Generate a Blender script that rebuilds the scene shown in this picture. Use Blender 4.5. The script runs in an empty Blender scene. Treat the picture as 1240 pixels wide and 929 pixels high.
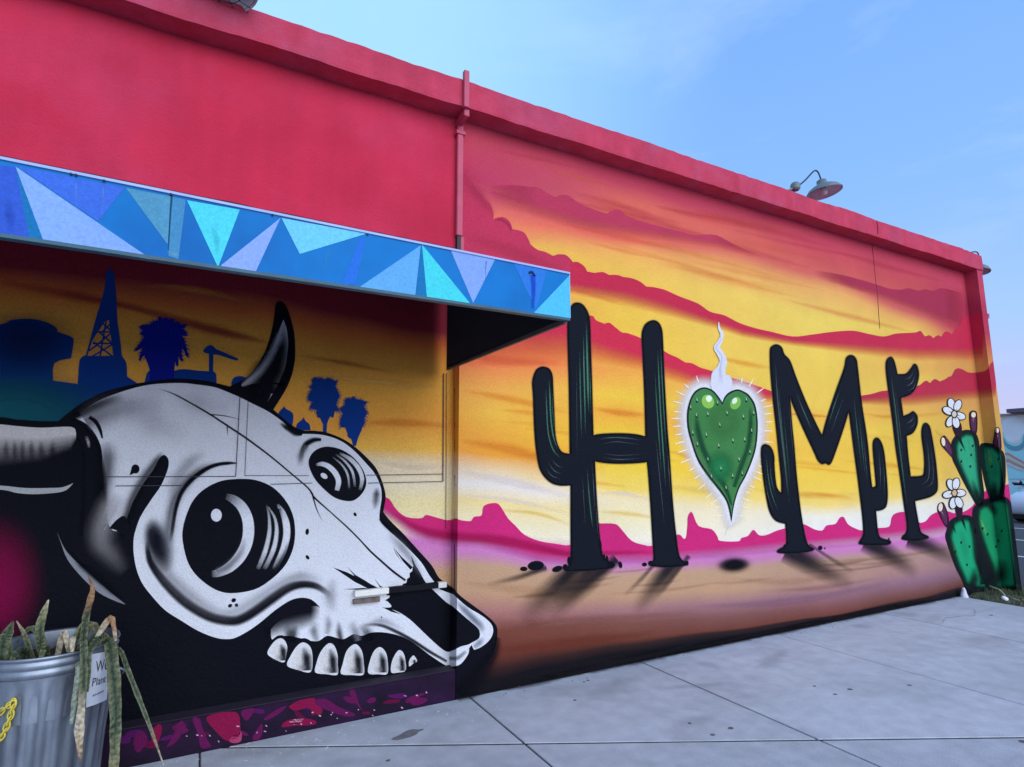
import bpy, bmesh, math, random
from mathutils import Vector, Matrix, noise as mnoise
from mathutils.geometry import tessellate_polygon
random.seed(7)
R = math.radians
scene = bpy.context.scene
COL = scene.collection

# ------------------------------------------------------------------ camera
YAW, PITCH, ROLL = R(28.199), R(8.305), R(-0.1817)
CAM_H, FPX = 1.5, 698.8                    # focal length in pixels of a 1240 px wide frame
fw = Vector((math.sin(YAW)*math.cos(PITCH), math.cos(YAW)*math.cos(PITCH), math.sin(PITCH)))
rt = Vector((math.cos(YAW), -math.sin(YAW), 0)); up = rt.cross(fw)
rt, up = rt*math.cos(ROLL)+up*math.sin(ROLL), -rt*math.sin(ROLL)+up*math.cos(ROLL)
cam = bpy.data.cameras.new('camera'); camo = bpy.data.objects.new('camera', cam); COL.objects.link(camo)
camo.matrix_world = Matrix(((rt.x, up.x, -fw.x, 0), (rt.y, up.y, -fw.y, 0), (rt.z, up.z, -fw.z, CAM_H), (0, 0, 0, 1)))
cam.sensor_fit = 'HORIZONTAL'; cam.sensor_width = 36; cam.lens = 36*FPX/1240
cam.clip_start = 0.05; cam.clip_end = 2000
scene.camera = camo

# ------------------------------------------------------------------ sky and sun
SUN_AZ, SUN_EL = R(174), R(23)            # direction the light comes from (azimuth from +Y towards +X)
world = bpy.data.worlds.new('World'); scene.world = world; world.use_nodes = True
nt = world.node_tree; nt.nodes.clear()
def N(t, tree=None, **kw):
    n = (tree or nt).nodes.new(t)
    for k, v in kw.items(): setattr(n, k, v)
    return n
def Lk(a, b, tree=None): (tree or nt).links.new(a, b)
sky = N('ShaderNodeTexSky', sky_type='NISHITA', sun_disc=False, sun_elevation=SUN_EL, sun_rotation=SUN_AZ,
        air_density=1.0, dust_density=0.6, ozone_density=2.0)
tc = N('ShaderNodeTexCoord'); sep = N('ShaderNodeSeparateXYZ'); Lk(tc.outputs['Generated'], sep.inputs[0])
ramp = N('ShaderNodeValToRGB'); Lk(sep.outputs['Z'], ramp.inputs[0])
el = ramp.color_ramp.elements
el[0].position = 0.0; el[0].color = (0.60, 0.47, 0.72, 1)
el[1].position = 0.75; el[1].color = (0.20, 0.43, 0.97, 1)
e = el.new(0.09); e.color = (0.55, 0.50, 0.80, 1)
e = el.new(0.20); e.color = (0.41, 0.58, 0.95, 1)
e = el.new(0.38); e.color = (0.29, 0.52, 0.97, 1)
mp = N('ShaderNodeMapping'); mp.inputs['Scale'].default_value = (1.0, 1.4, 4.2); mp.inputs['Rotation'].default_value = (0.25, 0.18, 0.6)
Lk(tc.outputs['Generated'], mp.inputs[0])
cn = N('ShaderNodeTexNoise'); cn.inputs['Scale'].default_value = 2.3; cn.inputs['Detail'].default_value = 7; cn.inputs['Roughness'].default_value = .58
cn.inputs['Distortion'].default_value = .5
Lk(mp.outputs[0], cn.inputs['Vector'])
cr = N('ShaderNodeValToRGB'); cr.color_ramp.elements[0].position = .46; cr.color_ramp.elements[1].position = .95
cr.color_ramp.elements[0].color = (0, 0, 0, 1); cr.color_ramp.elements[1].color = (.75, .75, .75, 1)
Lk(cn.outputs['Fac'], cr.inputs[0])
mc = N('ShaderNodeMix', data_type='RGBA'); mc.inputs['B'].default_value = (.68, .80, 1.0, 1)
Lk(cr.outputs[0], mc.inputs['Factor']); Lk(ramp.outputs[0], mc.inputs['A'])
gd = (rt*((230-620)/FPX)-up*((40-464.5)/FPX)+fw).normalized()      # paler sky over the roof, towards the sunset
dp = N('ShaderNodeVectorMath', operation='DOT_PRODUCT'); dp.inputs[1].default_value = tuple(gd); Lk(tc.outputs['Generated'], dp.inputs[0])
gr = N('ShaderNodeMapRange', interpolation_type='SMOOTHSTEP'); gr.inputs['From Min'].default_value = .70; gr.inputs['From Max'].default_value = 1.0; gr.inputs['To Max'].default_value = .85; Lk(dp.outputs['Value'], gr.inputs['Value'])
mg = N('ShaderNodeMix', data_type='RGBA'); mg.inputs['B'].default_value = (.52, .86, 1.0, 1); Lk(gr.outputs[0], mg.inputs['Factor']); Lk(mc.outputs['Result'], mg.inputs['A'])
sc10 = N('ShaderNodeMix', data_type='RGBA', blend_type='MULTIPLY'); sc10.inputs['Factor'].default_value = 1
SKYGAIN = 6.0
sc10.inputs['B'].default_value = (SKYGAIN*.95, SKYGAIN*1.04, SKYGAIN*1.10, 1); Lk(mg.outputs['Result'], sc10.inputs['A'])
sc10.clamp_result = False
mx = N('ShaderNodeMix', data_type='RGBA'); mx.inputs['Factor'].default_value = .82
Lk(sky.outputs[0], mx.inputs['A']); Lk(sc10.outputs['Result'], mx.inputs['B'])
bg = N('ShaderNodeBackground'); bg.inputs['Strength'].default_value = 0.10
Lk(mx.outputs['Result'], bg.inputs['Color'])
wo = N('ShaderNodeOutputWorld'); Lk(bg.outputs[0], wo.inputs[0])

sl = bpy.data.lights.new('sun', 'SUN'); sl.energy = 1.55; sl.angle = R(58); sl.color = (.87, .93, 1.0)
so = bpy.data.objects.new('sun', sl); COL.objects.link(so); so.location = (0, 0, 30)
sd = Vector((math.sin(SUN_AZ)*math.cos(SUN_EL), math.cos(SUN_AZ)*math.cos(SUN_EL), math.sin(SUN_EL)))
so.rotation_euler = sd.to_track_quat('Z', 'Y').to_euler()
vs = scene.view_settings; vs.view_transform = 'Standard'; vs.look = 'None'; vs.gamma = 1; vs.exposure = 0.86
vs.use_curve_mapping = False
scene.cycles.transparent_max_bounces = 48; scene.cycles.max_bounces = 6; scene.cycles.use_denoising = True

# ------------------------------------------------------------------ colour + materials
LIT = (0.94, 1.04, 1.33)                   # what a white surface of the mural returns in this light
def s2l(v): v /= 255; return v/12.92 if v <= .04045 else ((v+.055)/1.055)**2.4
def C(r, g, b, a=1.0): return tuple(min(.86, s2l(v)/LIT[i]) for i, v in enumerate((r, g, b)))+(a,)

def new_mat(name):
    m = bpy.data.materials.new(name); m.use_nodes = True; m.node_tree.nodes.clear(); return m, m.node_tree
def mat(name, col, rough=.7, var=.12, vscale=6, bump=.0, bscale=60, metal=0, spec=.4, col2=None, c2scale=3, c2lo=.5, c2hi=.7, stretch=(1, 1, 1), coat=0, streak=0, objvar=0):
    m, t = new_mat(name)
    tcx = N('ShaderNodeTexCoord', t); mpx = N('ShaderNodeMapping', t); mpx.inputs['Scale'].default_value = stretch
    Lk(tcx.outputs['Object'], mpx.inputs[0], t)
    nz = N('ShaderNodeTexNoise', t); nz.inputs['Scale'].default_value = vscale; nz.inputs['Detail'].default_value = 8
    Lk(mpx.outputs[0], nz.inputs['Vector'], t)
    mr = N('ShaderNodeMapRange', t); mr.inputs['From Min'].default_value = .3; mr.inputs['From Max'].default_value = .7
    mr.inputs['To Min'].default_value = 1-var; mr.inputs['To Max'].default_value = 1+var; Lk(nz.outputs['Fac'], mr.inputs['Value'], t)
    base = N('ShaderNodeRGB', t); base.outputs[0].default_value = (*col[:3], 1); src = base.outputs[0]
    if col2:
        n2 = N('ShaderNodeTexNoise', t); n2.inputs['Scale'].default_value = c2scale; n2.inputs['Detail'].default_value = 9; n2.inputs['Roughness'].default_value = .62
        Lk(mpx.outputs[0], n2.inputs['Vector'], t)
        r2 = N('ShaderNodeMapRange', t); r2.inputs['From Min'].default_value = c2lo; r2.inputs['From Max'].default_value = c2hi; Lk(n2.outputs['Fac'], r2.inputs['Value'], t)
        mm = N('ShaderNodeMix', t, data_type='RGBA'); mm.inputs['B'].default_value = (*col2[:3], 1)
        Lk(r2.outputs[0], mm.inputs['Factor'], t); Lk(src, mm.inputs['A'], t); src = mm.outputs['Result']
    fac = mr.outputs[0]
    if streak:
        ms_ = N('ShaderNodeMapping', t); ms_.inputs['Scale'].default_value = (9, 9, .45); Lk(tcx.outputs['Object'], ms_.inputs[0], t)
        n3 = N('ShaderNodeTexNoise', t); n3.inputs['Scale'].default_value = 1.0; n3.inputs['Detail'].default_value = 6; Lk(ms_.outputs[0], n3.inputs['Vector'], t)
        r3 = N('ShaderNodeMapRange', t); r3.inputs['From Min'].default_value = .3; r3.inputs['From Max'].default_value = .7; r3.inputs['To Min'].default_value = 1-streak; r3.inputs['To Max'].default_value = 1+streak*.6; Lk(n3.outputs['Fac'], r3.inputs['Value'], t)
        m3 = N('ShaderNodeMath', t, operation='MULTIPLY'); Lk(fac, m3.inputs[0], t); Lk(r3.outputs[0], m3.inputs[1], t); fac = m3.outputs[0]
    if objvar:
        oi = N('ShaderNodeObjectInfo', t); r4 = N('ShaderNodeMapRange', t); r4.inputs['To Min'].default_value = 1-objvar; r4.inputs['To Max'].default_value = 1+objvar; Lk(oi.outputs['Random'], r4.inputs['Value'], t)
        m4 = N('ShaderNodeMath', t, operation='MULTIPLY'); Lk(fac, m4.inputs[0], t); Lk(r4.outputs[0], m4.inputs[1], t); fac = m4.outputs[0]
    mul = N('ShaderNodeVectorMath', t, operation='SCALE'); Lk(src, mul.inputs[0], t); Lk(fac, mul.inputs['Scale'], t)
    p = N('ShaderNodeBsdfPrincipled', t); Lk(mul.outputs[0], p.inputs['Base Color'], t)
    p.inputs['Roughness'].default_value = rough; p.inputs['Metallic'].default_value = metal; p.inputs['Specular IOR Level'].default_value = spec
    p.inputs['Coat Weight'].default_value = coat
    if bump:
        nb = N('ShaderNodeTexNoise', t); nb.inputs['Scale'].default_value = bscale; nb.inputs['Detail'].default_value = 5; Lk(mpx.outputs[0], nb.inputs['Vector'], t)
        bp = N('ShaderNodeBump', t); bp.inputs['Strength'].default_value = bump; bp.inputs['Distance'].default_value = .01
        Lk(nb.outputs['Fac'], bp.inputs['Height'], t); Lk(bp.outputs[0], p.inputs['Normal'], t)
    o = N('ShaderNodeOutputMaterial', t); Lk(p.outputs[0], o.inputs[0], t)
    return m
def paint_mat(name, rough=.62, bump=.5, var=.07):
    """sprayed wall paint: colour and coverage come with the brush marks, stucco grain from noise"""
    m, t = new_mat(name)
    at_ = N('ShaderNodeAttribute', t, attribute_name='Col'); tcx = N('ShaderNodeTexCoord', t)
    n1 = N('ShaderNodeTexNoise', t); n1.inputs['Scale'].default_value = 2.2; n1.inputs['Detail'].default_value = 9; n1.inputs['Roughness'].default_value = .65
    n2 = N('ShaderNodeTexNoise', t); n2.inputs['Scale'].default_value = 130; n2.inputs['Detail'].default_value = 3
    Lk(tcx.outputs['Object'], n1.inputs['Vector'], t); Lk(tcx.outputs['Object'], n2.inputs['Vector'], t)
    m1 = N('ShaderNodeMapRange', t); m1.inputs['From Min'].default_value = .3; m1.inputs['From Max'].default_value = .7
    m1.inputs['To Min'].default_value = 1-var; m1.inputs['To Max'].default_value = 1+var*.7; Lk(n1.outputs['Fac'], m1.inputs['Value'], t)
    m2 = N('ShaderNodeMapRange', t); m2.inputs['From Min'].default_value = .3; m2.inputs['From Max'].default_value = .7
    m2.inputs['To Min'].default_value = .87; m2.inputs['To Max'].default_value = 1.10; Lk(n2.outputs['Fac'], m2.inputs['Value'], t)
    mm = N('ShaderNodeMath', t, operation='MULTIPLY'); Lk(m1.outputs[0], mm.inputs[0], t); Lk(m2.outputs[0], mm.inputs[1], t)
    sc = N('ShaderNodeVectorMath', t, operation='SCALE'); Lk(at_.outputs['Color'], sc.inputs[0], t); Lk(mm.outputs[0], sc.inputs['Scale'], t)
    p = N('ShaderNodeBsdfPrincipled', t); Lk(sc.outputs[0], p.inputs['Base Color'], t); p.inputs['Roughness'].default_value = rough
    p.inputs['Specular IOR Level'].default_value = .07
    if bump:
        nb = N('ShaderNodeTexNoise', t); nb.inputs['Scale'].default_value = 75; nb.inputs['Detail'].default_value = 6; nb.inputs['Roughness'].default_value = .6
        Lk(tcx.outputs['Object'], nb.inputs['Vector'], t)
        nl = N('ShaderNodeTexNoise', t); nl.inputs['Scale'].default_value = 7; nl.inputs['Detail'].default_value = 4
        Lk(tcx.outputs['Object'], nl.inputs['Vector'], t)
        ad = N('ShaderNodeMath', t, operation='MULTIPLY_ADD'); ad.inputs[1].default_value = 1.2
        Lk(nl.outputs['Fac'], ad.inputs[0], t); Lk(nb.outputs['Fac'], ad.inputs[2], t)
        bp = N('ShaderNodeBump', t); bp.inputs['Strength'].default_value = bump; bp.inputs['Distance'].default_value = .012
        Lk(ad.outputs[0], bp.inputs['Height'], t); Lk(bp.outputs[0], p.inputs['Normal'], t)
    tr = N('ShaderNodeBsdfTransparent', t); ms = N('ShaderNodeMixShader', t)
    Lk(at_.outputs['Alpha'], ms.inputs[0], t); Lk(tr.outputs[0], ms.inputs[1], t); Lk(p.outputs[0], ms.inputs[2], t)
    o = N('ShaderNodeOutputMaterial', t); Lk(ms.outputs[0], o.inputs[0], t)
    return m
M_PAINT = paint_mat('mural_paint')
M_GLOSSPAINT = paint_mat('fascia_paint', rough=.38, bump=0, var=.06)
M_RED = mat('crimson_stucco', C(192, 47, 82), .85, .10, 2.6, .5, 75, spec=.1, col2=C(192, 62, 104), c2scale=1.0, c2lo=.40, c2hi=.75, streak=.05)
M_PARAPET = mat('crimson_parapet', C(190, 66, 100), .85, .12, 6, .6, 60, spec=.1, col2=C(174, 76, 114), c2scale=3, c2lo=.45, c2hi=.7, streak=.07)
M_PIPE = mat('crimson_pipe', C(180, 66, 104), .5, .12, 9, .1, 40)
M_CONC = mat('concrete', (.49, .505, .53), .88, .10, 9, .4, 140, spec=.25, col2=(.39, .40, .42), c2scale=1.1, c2lo=.44, c2hi=.70, objvar=.06)
M_JOINT = mat('joint_dirt', (.03, .03, .03), .95, .2, 30, .2, 90)
M_ASPHALT = mat('asphalt', (.055, .056, .06), .9, .25, 40, .5, 150)
M_WHITE = mat('white_line_paint', (.72, .72, .70), .7, .1, 20)
M_DARKMETAL = mat('dark_metal', (.035, .04, .05), .5, .2, 20, metal=.6)
M_ENAMEL = mat('grey_enamel', (.15, .18, .18), .45, .2, 14, .1, 60)
M_SHADEIN = mat('white_enamel_inside', (.62, .62, .64), .5, .1, 20)
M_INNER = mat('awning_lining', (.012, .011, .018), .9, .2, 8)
M_BLACK = mat('black_rubber', (.012, .012, .013), .7, .2, 20)

# ------------------------------------------------------------------ mesh helpers
class MB:
    def __init__(s): s.v = []; s.f = []; s.c = None
    def box(s, x0, x1, y0, y1, z0, z1):
        b = len(s.v)
        s.v += [(x, y, z) for z in (z0, z1) for y in (y0, y1) for x in (x0, x1)]
        s.f += [tuple(b+i for i in q) for q in ((0, 2, 3, 1), (4, 5, 7, 6), (0, 1, 5, 4), (1, 3, 7, 5), (3, 2, 6, 7), (2, 0, 4, 6))]
        return s
    def prism(s, pts, axis, a, b_):
        """polygon in the two other axes, extruded along axis from a to b_"""
        b = len(s.v); n = len(pts)
        for w in (a, b_):
            for p in pts:
                q = [p[0], p[1]]; q.insert(axis, w); s.v.append(tuple(q))
        s.f.append(tuple(b+i for i in range(n))); s.f.append(tuple(b+n+i for i in reversed(range(n))))
        for i in range(n): s.f.append((b+i, b+n+i, b+n+(i+1) % n, b+(i+1) % n))
        return s
    def tube(s, pts, r, n=8, cap=True):
        pts = [Vector(p) for p in pts]; rs = r if isinstance(r, (list, tuple)) else [r]*len(pts)
        b = len(s.v); prev = None
        for i, p in enumerate(pts):
            d = (pts[min(i+1, len(pts)-1)]-pts[max(i-1, 0)]).normalized()
            a = prev if prev is not None else (Vector((0, 0, 1)) if abs(d.z) < .9 else Vector((1, 0, 0)))
            u = (a-d*a.dot(d)).normalized(); w = d.cross(u); prev = u
            for k in range(n):
                t = 2*math.pi*k/n; q = p+(u*math.cos(t)+w*math.sin(t))*rs[i]; s.v.append(tuple(q))
        for i in range(len(pts)-1):
            for k in range(n):
                s.f.append((b+i*n+k, b+i*n+(k+1) % n, b+(i+1)*n+(k+1) % n, b+(i+1)*n+k))
        if cap:
            s.f.append(tuple(b+k for k in reversed(range(n)))); s.f.append(tuple(b+(len(pts)-1)*n+k for k in range(n)))
        return s
    def lathe(s, prof, n=32, mtx=None, cap0=False, cap1=False):
        b = len(s.v); mtx = mtx or Matrix()
        for r_, z in prof:
            for k in range(n):
                t = 2*math.pi*k/n; s.v.append(tuple(mtx @ Vector((r_*math.cos(t), r_*math.sin(t), z))))
        for i in range(len(prof)-1):
            for k in range(n): s.f.append((b+i*n+k, b+i*n+(k+1) % n, b+(i+1)*n+(k+1) % n, b+(i+1)*n+k))
        if cap0: s.f.append(tuple(b+k for k in reversed(range(n))))
        if cap1: s.f.append(tuple(b+(len(prof)-1)*n+k for k in range(n)))
        return s
    def quad(s, a, b_, c, d): b = len(s.v); s.v += [tuple(a), tuple(b_), tuple(c), tuple(d)]; s.f.append((b, b+1, b+2, b+3)); return s
def obj(name, mb, m, parent=None, smooth=False, bevel=0, cols=None):
    me = bpy.data.meshes.new(name); me.from_pydata(mb.v, [], mb.f); me.validate(); me.update()
    if smooth:
        for p in me.polygons: p.use_smooth = True
    if cols:
        a = me.color_attributes.new('Col', 'FLOAT_COLOR', 'POINT')
        a.data.foreach_set('color', [x for c in cols for x in c])
    if m: me.materials.append(m)
    o = bpy.data.objects.new(name, me); COL.objects.link(o)
    if bevel:
        bm = bmesh.new(); bm.from_mesh(me); bmesh.ops.remove_doubles(bm, verts=bm.verts, dist=1e-5)
        bmesh.ops.bevel(bm, geom=bm.edges[:], offset=bevel, segments=2, affect='EDGES', clamp_overlap=True); bm.to_mesh(me); bm.free()
    if parent: attach(o, parent)
    return o
def attach(o, parent):
    o.parent = parent; o.matrix_parent_inverse = Matrix.Translation(-PW[parent.name]) if parent.name in PW else Matrix()
PW = {}
def thing(name, label, cat, loc=(0, 0, 0), group=None):
    o = bpy.data.objects.new(name, None); COL.objects.link(o); o.location = loc; o.empty_display_size = .1
    PW[o.name] = Vector(loc); o['label'] = label; o['category'] = cat
    if group: o['group'] = group
    return o
def tag(o, label, cat, group=None):
    o['label'] = label; o['category'] = cat
    if group: o['group'] = group
    return o
def struct(o): o['kind'] = 'structure'; return o

# ------------------------------------------------------------------ photo pixel -> point on a real plane
def ray(x, y): return rt*((x-620)/FPX)-up*((y-464.5)/FPX)+fw
def onY(x, y, Y): d = ray(x, y); return d*(Y/d.y)+Vector((0, 0, CAM_H))
def onZ(x, y, z=0): d = ray(x, y); return d*((z-CAM_H)/d.z)+Vector((0, 0, CAM_H))
def onX(x, y, X): d = ray(x, y); return d*(X/d.x)+Vector((0, 0, CAM_H))
YW = 3.738        # face of the mural wall
YD = 3.850        # face of the boarded shopfront under the awning
XR = 1.580          # left edge of the mural wall, its reveal faces the shopfront
XP0, XP1, YP = 8.965, 9.105, 3.590         # end pilaster
# surfaces met from left to right: ('Y', plane) faces us, ('X', plane) is a reveal
SEGS = [('Y', YD, XR/YD), ('X', XR, XR/YW), ('Y', YW, XP0/YW), ('X', XP0, XP0/YP), ('Y', YP, XP1/YP)]
# ------------------------------------------------------------------ mural painter
def catmull(pts, closed=True, sub=4):
    """smooth curve through points; a third value 1 marks a corner"""
    n = len(pts); out = []
    for i in range(n if closed else n-1):
        p1, p2 = pts[i], pts[(i+1) % n]
        p0 = pts[i-1] if (closed or i > 0) else p1
        p3 = pts[(i+2) % n] if (closed or i+2 < n) else p2
        c1 = len(p1) > 2 and p1[2] == 1; c2 = len(p2) > 2 and p2[2] == 1
        if c1: p0 = p1
        if c2: p3 = p2
        for k in range(sub):
            t = k/sub; t2 = t*t; t3 = t2*t
            out.append(tuple(.5*(2*p1[a]+(p2[a]-p0[a])*t+(2*p0[a]-5*p1[a]+4*p2[a]-p3[a])*t2+(3*p1[a]-p0[a]-3*p2[a]+p3[a])*t3) for a in (0, 1)))
    if not closed: out.append(pts[-1][:2])
    return out
def Z(x0, y0, s, *pts):
    return [(x0+p[0]/s, y0+p[1]/s)+tuple(p[2:]) for p in pts]
class Paint:
    """collects flat marks in photo coordinates and lays them on the wall surfaces"""
    def __init__(s, base, step=.00004): s.off = base; s.tris = []; s.step = step
    def up(s): s.off += s.step
    def poly(s, pts, col, smooth=True, sub=4):
        q = catmull(pts, True, sub) if smooth else [p[:2] for p in pts]
        for t in tessellate_polygon([[Vector((p[0], p[1], 0)) for p in q]]):
            s.tris.append((s.off, [(q[i][0], q[i][1], col) for i in t]))
        s.up(); return q
    def grid(s, rows):
        """rows of (x, y, col) with equal lengths"""
        for a, b in zip(rows[:-1], rows[1:]):
            for i in range(len(a)-1):
                s.tris.append((s.off, [a[i], a[i+1], b[i+1]])); s.tris.append((s.off, [a[i], b[i+1], b[i]]))
        s.up()
    def stroke(s, pts, col, soft=.5, smooth=True, sub=5, a=1.0, fade=False):
        """pts (x, y, width, alpha); soft = share of the half width that fades out"""
        P = [tuple(p)+(1.0,)*(4-len(p)) for p in pts]
        if smooth and len(P) > 2:
            n = len(P); Q = []
            for i in range(n-1):
                p0, p1, p2, p3 = P[max(i-1, 0)], P[i], P[i+1], P[min(i+2, n-1)]
                for k in range(sub):
                    t = k/sub; t2 = t*t; t3 = t2*t
                    xy = [.5*(2*p1[c]+(p2[c]-p0[c])*t+(2*p0[c]-5*p1[c]+4*p2[c]-p3[c])*t2+(3*p1[c]-p0[c]-3*p2[c]+p3[c])*t3) for c in (0, 1)]
                    Q.append((*xy, p1[2]*(1-t)+p2[2]*t, p1[3]*(1-t)+p2[3]*t))
            Q.append(P[-1]); P = Q
        if fade: P = [(x, y, w, al*min(1, 2.6*min(i, len(P)-1-i)/(len(P)-1))) for i, (x, y, w, al) in enumerate(P)]
        prof = [(-1, 0), (-(1-soft), 1), (1-soft, 1), (1, 0)] if soft < .99 else [(-1, 0), (-.7, .13), (-.42, .5), (-.16, .93), (.16, .93), (.42, .5), (.7, .13), (1, 0)]
        if soft < .02: prof = [(-1, 1), (1, 1)]
        rows = [[] for _ in prof]
        for i, p in enumerate(P):
            q0, q1 = P[max(i-1, 0)], P[min(i+1, len(P)-1)]
            d = Vector((q1[0]-q0[0], q1[1]-q0[1])); d = d.normalized() if d.length > 1e-6 else Vector((1, 0)); nx, ny = -d.y, d.x
            for r_, (o, al) in zip(rows, prof):
                r_.append((p[0]+nx*o*p[2]/2, p[1]+ny*o*p[2]/2, (*col[:3], al*p[3]*a)))
        s.grid(rows)
    def ell(s, cx, cy, rx, ry, col, rot=0, soft=0, n=18, a=1.0):
        c, sn = math.cos(rot), math.sin(rot)
        rings = [(0, 1), (1-soft, 1), (1, 0)] if soft else [(0, 1), (1, 1)]
        if soft >= .99: rings = [(k/7, (1-(k/7)**2)**2) for k in range(8)]
        rows = []
        for rr, al in rings:
            rows.append([(cx+rr*(rx*math.cos(2*math.pi*k/n)*c-ry*math.sin(2*math.pi*k/n)*sn),
                          cy+rr*(rx*math.cos(2*math.pi*k/n)*sn+ry*math.sin(2*math.pi*k/n)*c), (*col[:3], al*a)) for k in range(n+1)])
        s.grid(rows)
    def ring(s, outline, w, col, a0=1.0, a1=0.0, steps=3):
        """band from a closed outline to its offset by w (negative: inwards)"""
        n = len(outline); area = sum(outline[i][0]*outline[(i+1) % n][1]-outline[(i+1) % n][0]*outline[i][1] for i in range(n))
        sg = 1 if area > 0 else -1; rows = [[] for _ in range(steps+1)]
        for i in range(n+1):
            p = outline[i % n]; a_, b_ = outline[(i-2) % n], outline[(i+2) % n]
            d = Vector((b_[0]-a_[0], b_[1]-a_[1])); d = d.normalized() if d.length > 1e-6 else Vector((1, 0)); nx, ny = d.y*sg, -d.x*sg
            for k in range(steps+1):
                t = k/steps; al = a0+(a1-a0)*(t*t*(3-2*t)); rows[k].append((p[0]+nx*w*t, p[1]+ny*w*t, (*col[:3], al)))
        s.grid(rows)
    def strip(s, top, mid, bot, c0, c1, sub=4, f0=0, f1=0):
        """cloud: crisp top edge, full cover to mid, fading to nothing at bot (curves y(x) given as points)"""
        T = catmull(top, False, sub)
        def yat(c, x):
            if x <= c[0][0]: return c[0][1]
            for p, q in zip(c[:-1], c[1:]):
                if x <= q[0]: t = (x-p[0])/(q[0]-p[0]); return p[1]+(q[1]-p[1])*t
            return c[-1][1]
        r0 = [(x, y, (*c0[:3], c0[3])) for x, y in T]
        r1 = [(x, max(yat(mid, x), y+.5), (*c0[:3], c0[3])) for x, y in T]
        r2 = []; r3 = []
        for x, y in T:
            ym = max(yat(mid, x), y+.5); yb = max(yat(bot, x), ym+.5)
            r2.append((x, (ym+yb)/2, (*[(a+b)/2 for a, b in zip(c0[:3], c1[:3])], .55*c0[3]))); r3.append((x, yb, (*c1[:3], 0)))
        xa, xb = T[0][0], T[-1][0]
        def fd(row): return [(x, y, (*c[:3], c[3]*(min(1, (x-xa)/f0) if f0 else 1)*(min(1, (xb-x)/f1) if f1 else 1))) for x, y, c in row]
        s.grid([fd(r) for r in (r0, r1, r2, r3)])
    def build(s, name, parent, label=None, m=None, plane=None):
        V = []; F = []; Cc = []; key = {}
        def clip(poly, az, keep_low):
            out = []; n = len(poly)
            def side(p): d = ray(p[0], p[1]); v = d.x-az*d.y; return -v if keep_low else v
            for i in range(n):
                p, q = poly[i], poly[(i+1) % n]; a, b = side(p), side(q)
                if a >= 0: out.append(p)
                if (a >= 0) != (b >= 0):
                    t = a/(a-b); out.append((p[0]+(q[0]-p[0])*t, p[1]+(q[1]-p[1])*t, tuple(x+(y-x)*t for x, y in zip(p[2], q[2]))))
            return out
        for off, tri in s.tris:
            pieces = []
            if plane: pieces = [(plane, tri)]
            else:
                rest = tri; azs = [(lambda d: d.x/d.y)(ray(p[0], p[1])) for p in tri]; lo, hi = min(azs), max(azs); prev = -1e9
                for kind, val, end in SEGS:
                    if hi > prev and lo < end:
                        pc = tri
                        if lo < prev: pc = clip(pc, prev, False)
                        if hi > end and len(pc) > 2: pc = clip(pc, end, True)
                        if len(pc) > 2: pieces.append(((kind, val), pc))
                    prev = end
            for (kind, val), pc in pieces:
                idx = []
                for p in pc:
                    k = (kind, val, off, round(p[0], 3), round(p[1], 3), p[2])
                    if k not in key:
                        w = onY(p[0], p[1], val-off) if kind == 'Y' else onX(p[0], p[1], val-off)
                        key[k] = len(V); V.append(tuple(w)); Cc.append(p[2])
                    if not idx or idx[-1] != key[k]: idx.append(key[k])
                if len(idx) > 2 and idx[0] == idx[-1]: idx.pop()
                if len(set(idx)) < 3: continue
                a, b, c = (Vector(V[i]) for i in idx[:3]); nrm = (b-a).cross(c-a)
                if (nrm.y if kind == 'Y' else nrm.x) > 0: idx.reverse()
                F.append(tuple(idx))
        mb = MB(); mb.v = V; mb.f = F
        me = bpy.data.meshes.new(name); me.from_pydata(V, [], F); me.update()
        a = me.color_attributes.new('Col', 'FLOAT_COLOR', 'POINT'); a.data.foreach_set('color', [x for c in Cc for x in c])
        me.materials.append(m or M_PAINT)
        o = bpy.data.objects.new(name, me); COL.objects.link(o)
        if parent: attach(o, parent)
        if label: o['label'] = label
        return o
# ================================================================== the setting
g = MB(); g.quad((-600, -600, -.16), (600, -600, -.16), (600, 600, -.16), (-600, 600, -.16)); ground = struct(obj('ground', g, mat('earth', (.13, .11, .085), .95, .3, 2)))
asp = MB(); asp.quad((9.6, -60, -.03), (400, -60, -.03), (400, 400, -.03), (9.6, 400, -.03)); struct(obj('parking_lot', asp, M_ASPHALT))
st = MB(); st.quad((-60, -60, -.05), (9.6, -60, -.05), (9.6, -6, -.05), (-60, -6, -.05)); struct(obj('road', st, M_ASPHALT))
for xx, y0, y1 in ((12.45, 3.0, 9.5), (15.2, 3.0, 9.5), (18.0, 3.0, 9.5)):
    m_ = MB(); m_.quad((xx-.05, y0, -.026), (xx+.05, y0, -.026), (xx+.05, y1, -.026), (xx-.05, y1, -.026)); struct(obj('parking_line', m_, M_WHITE))

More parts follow.
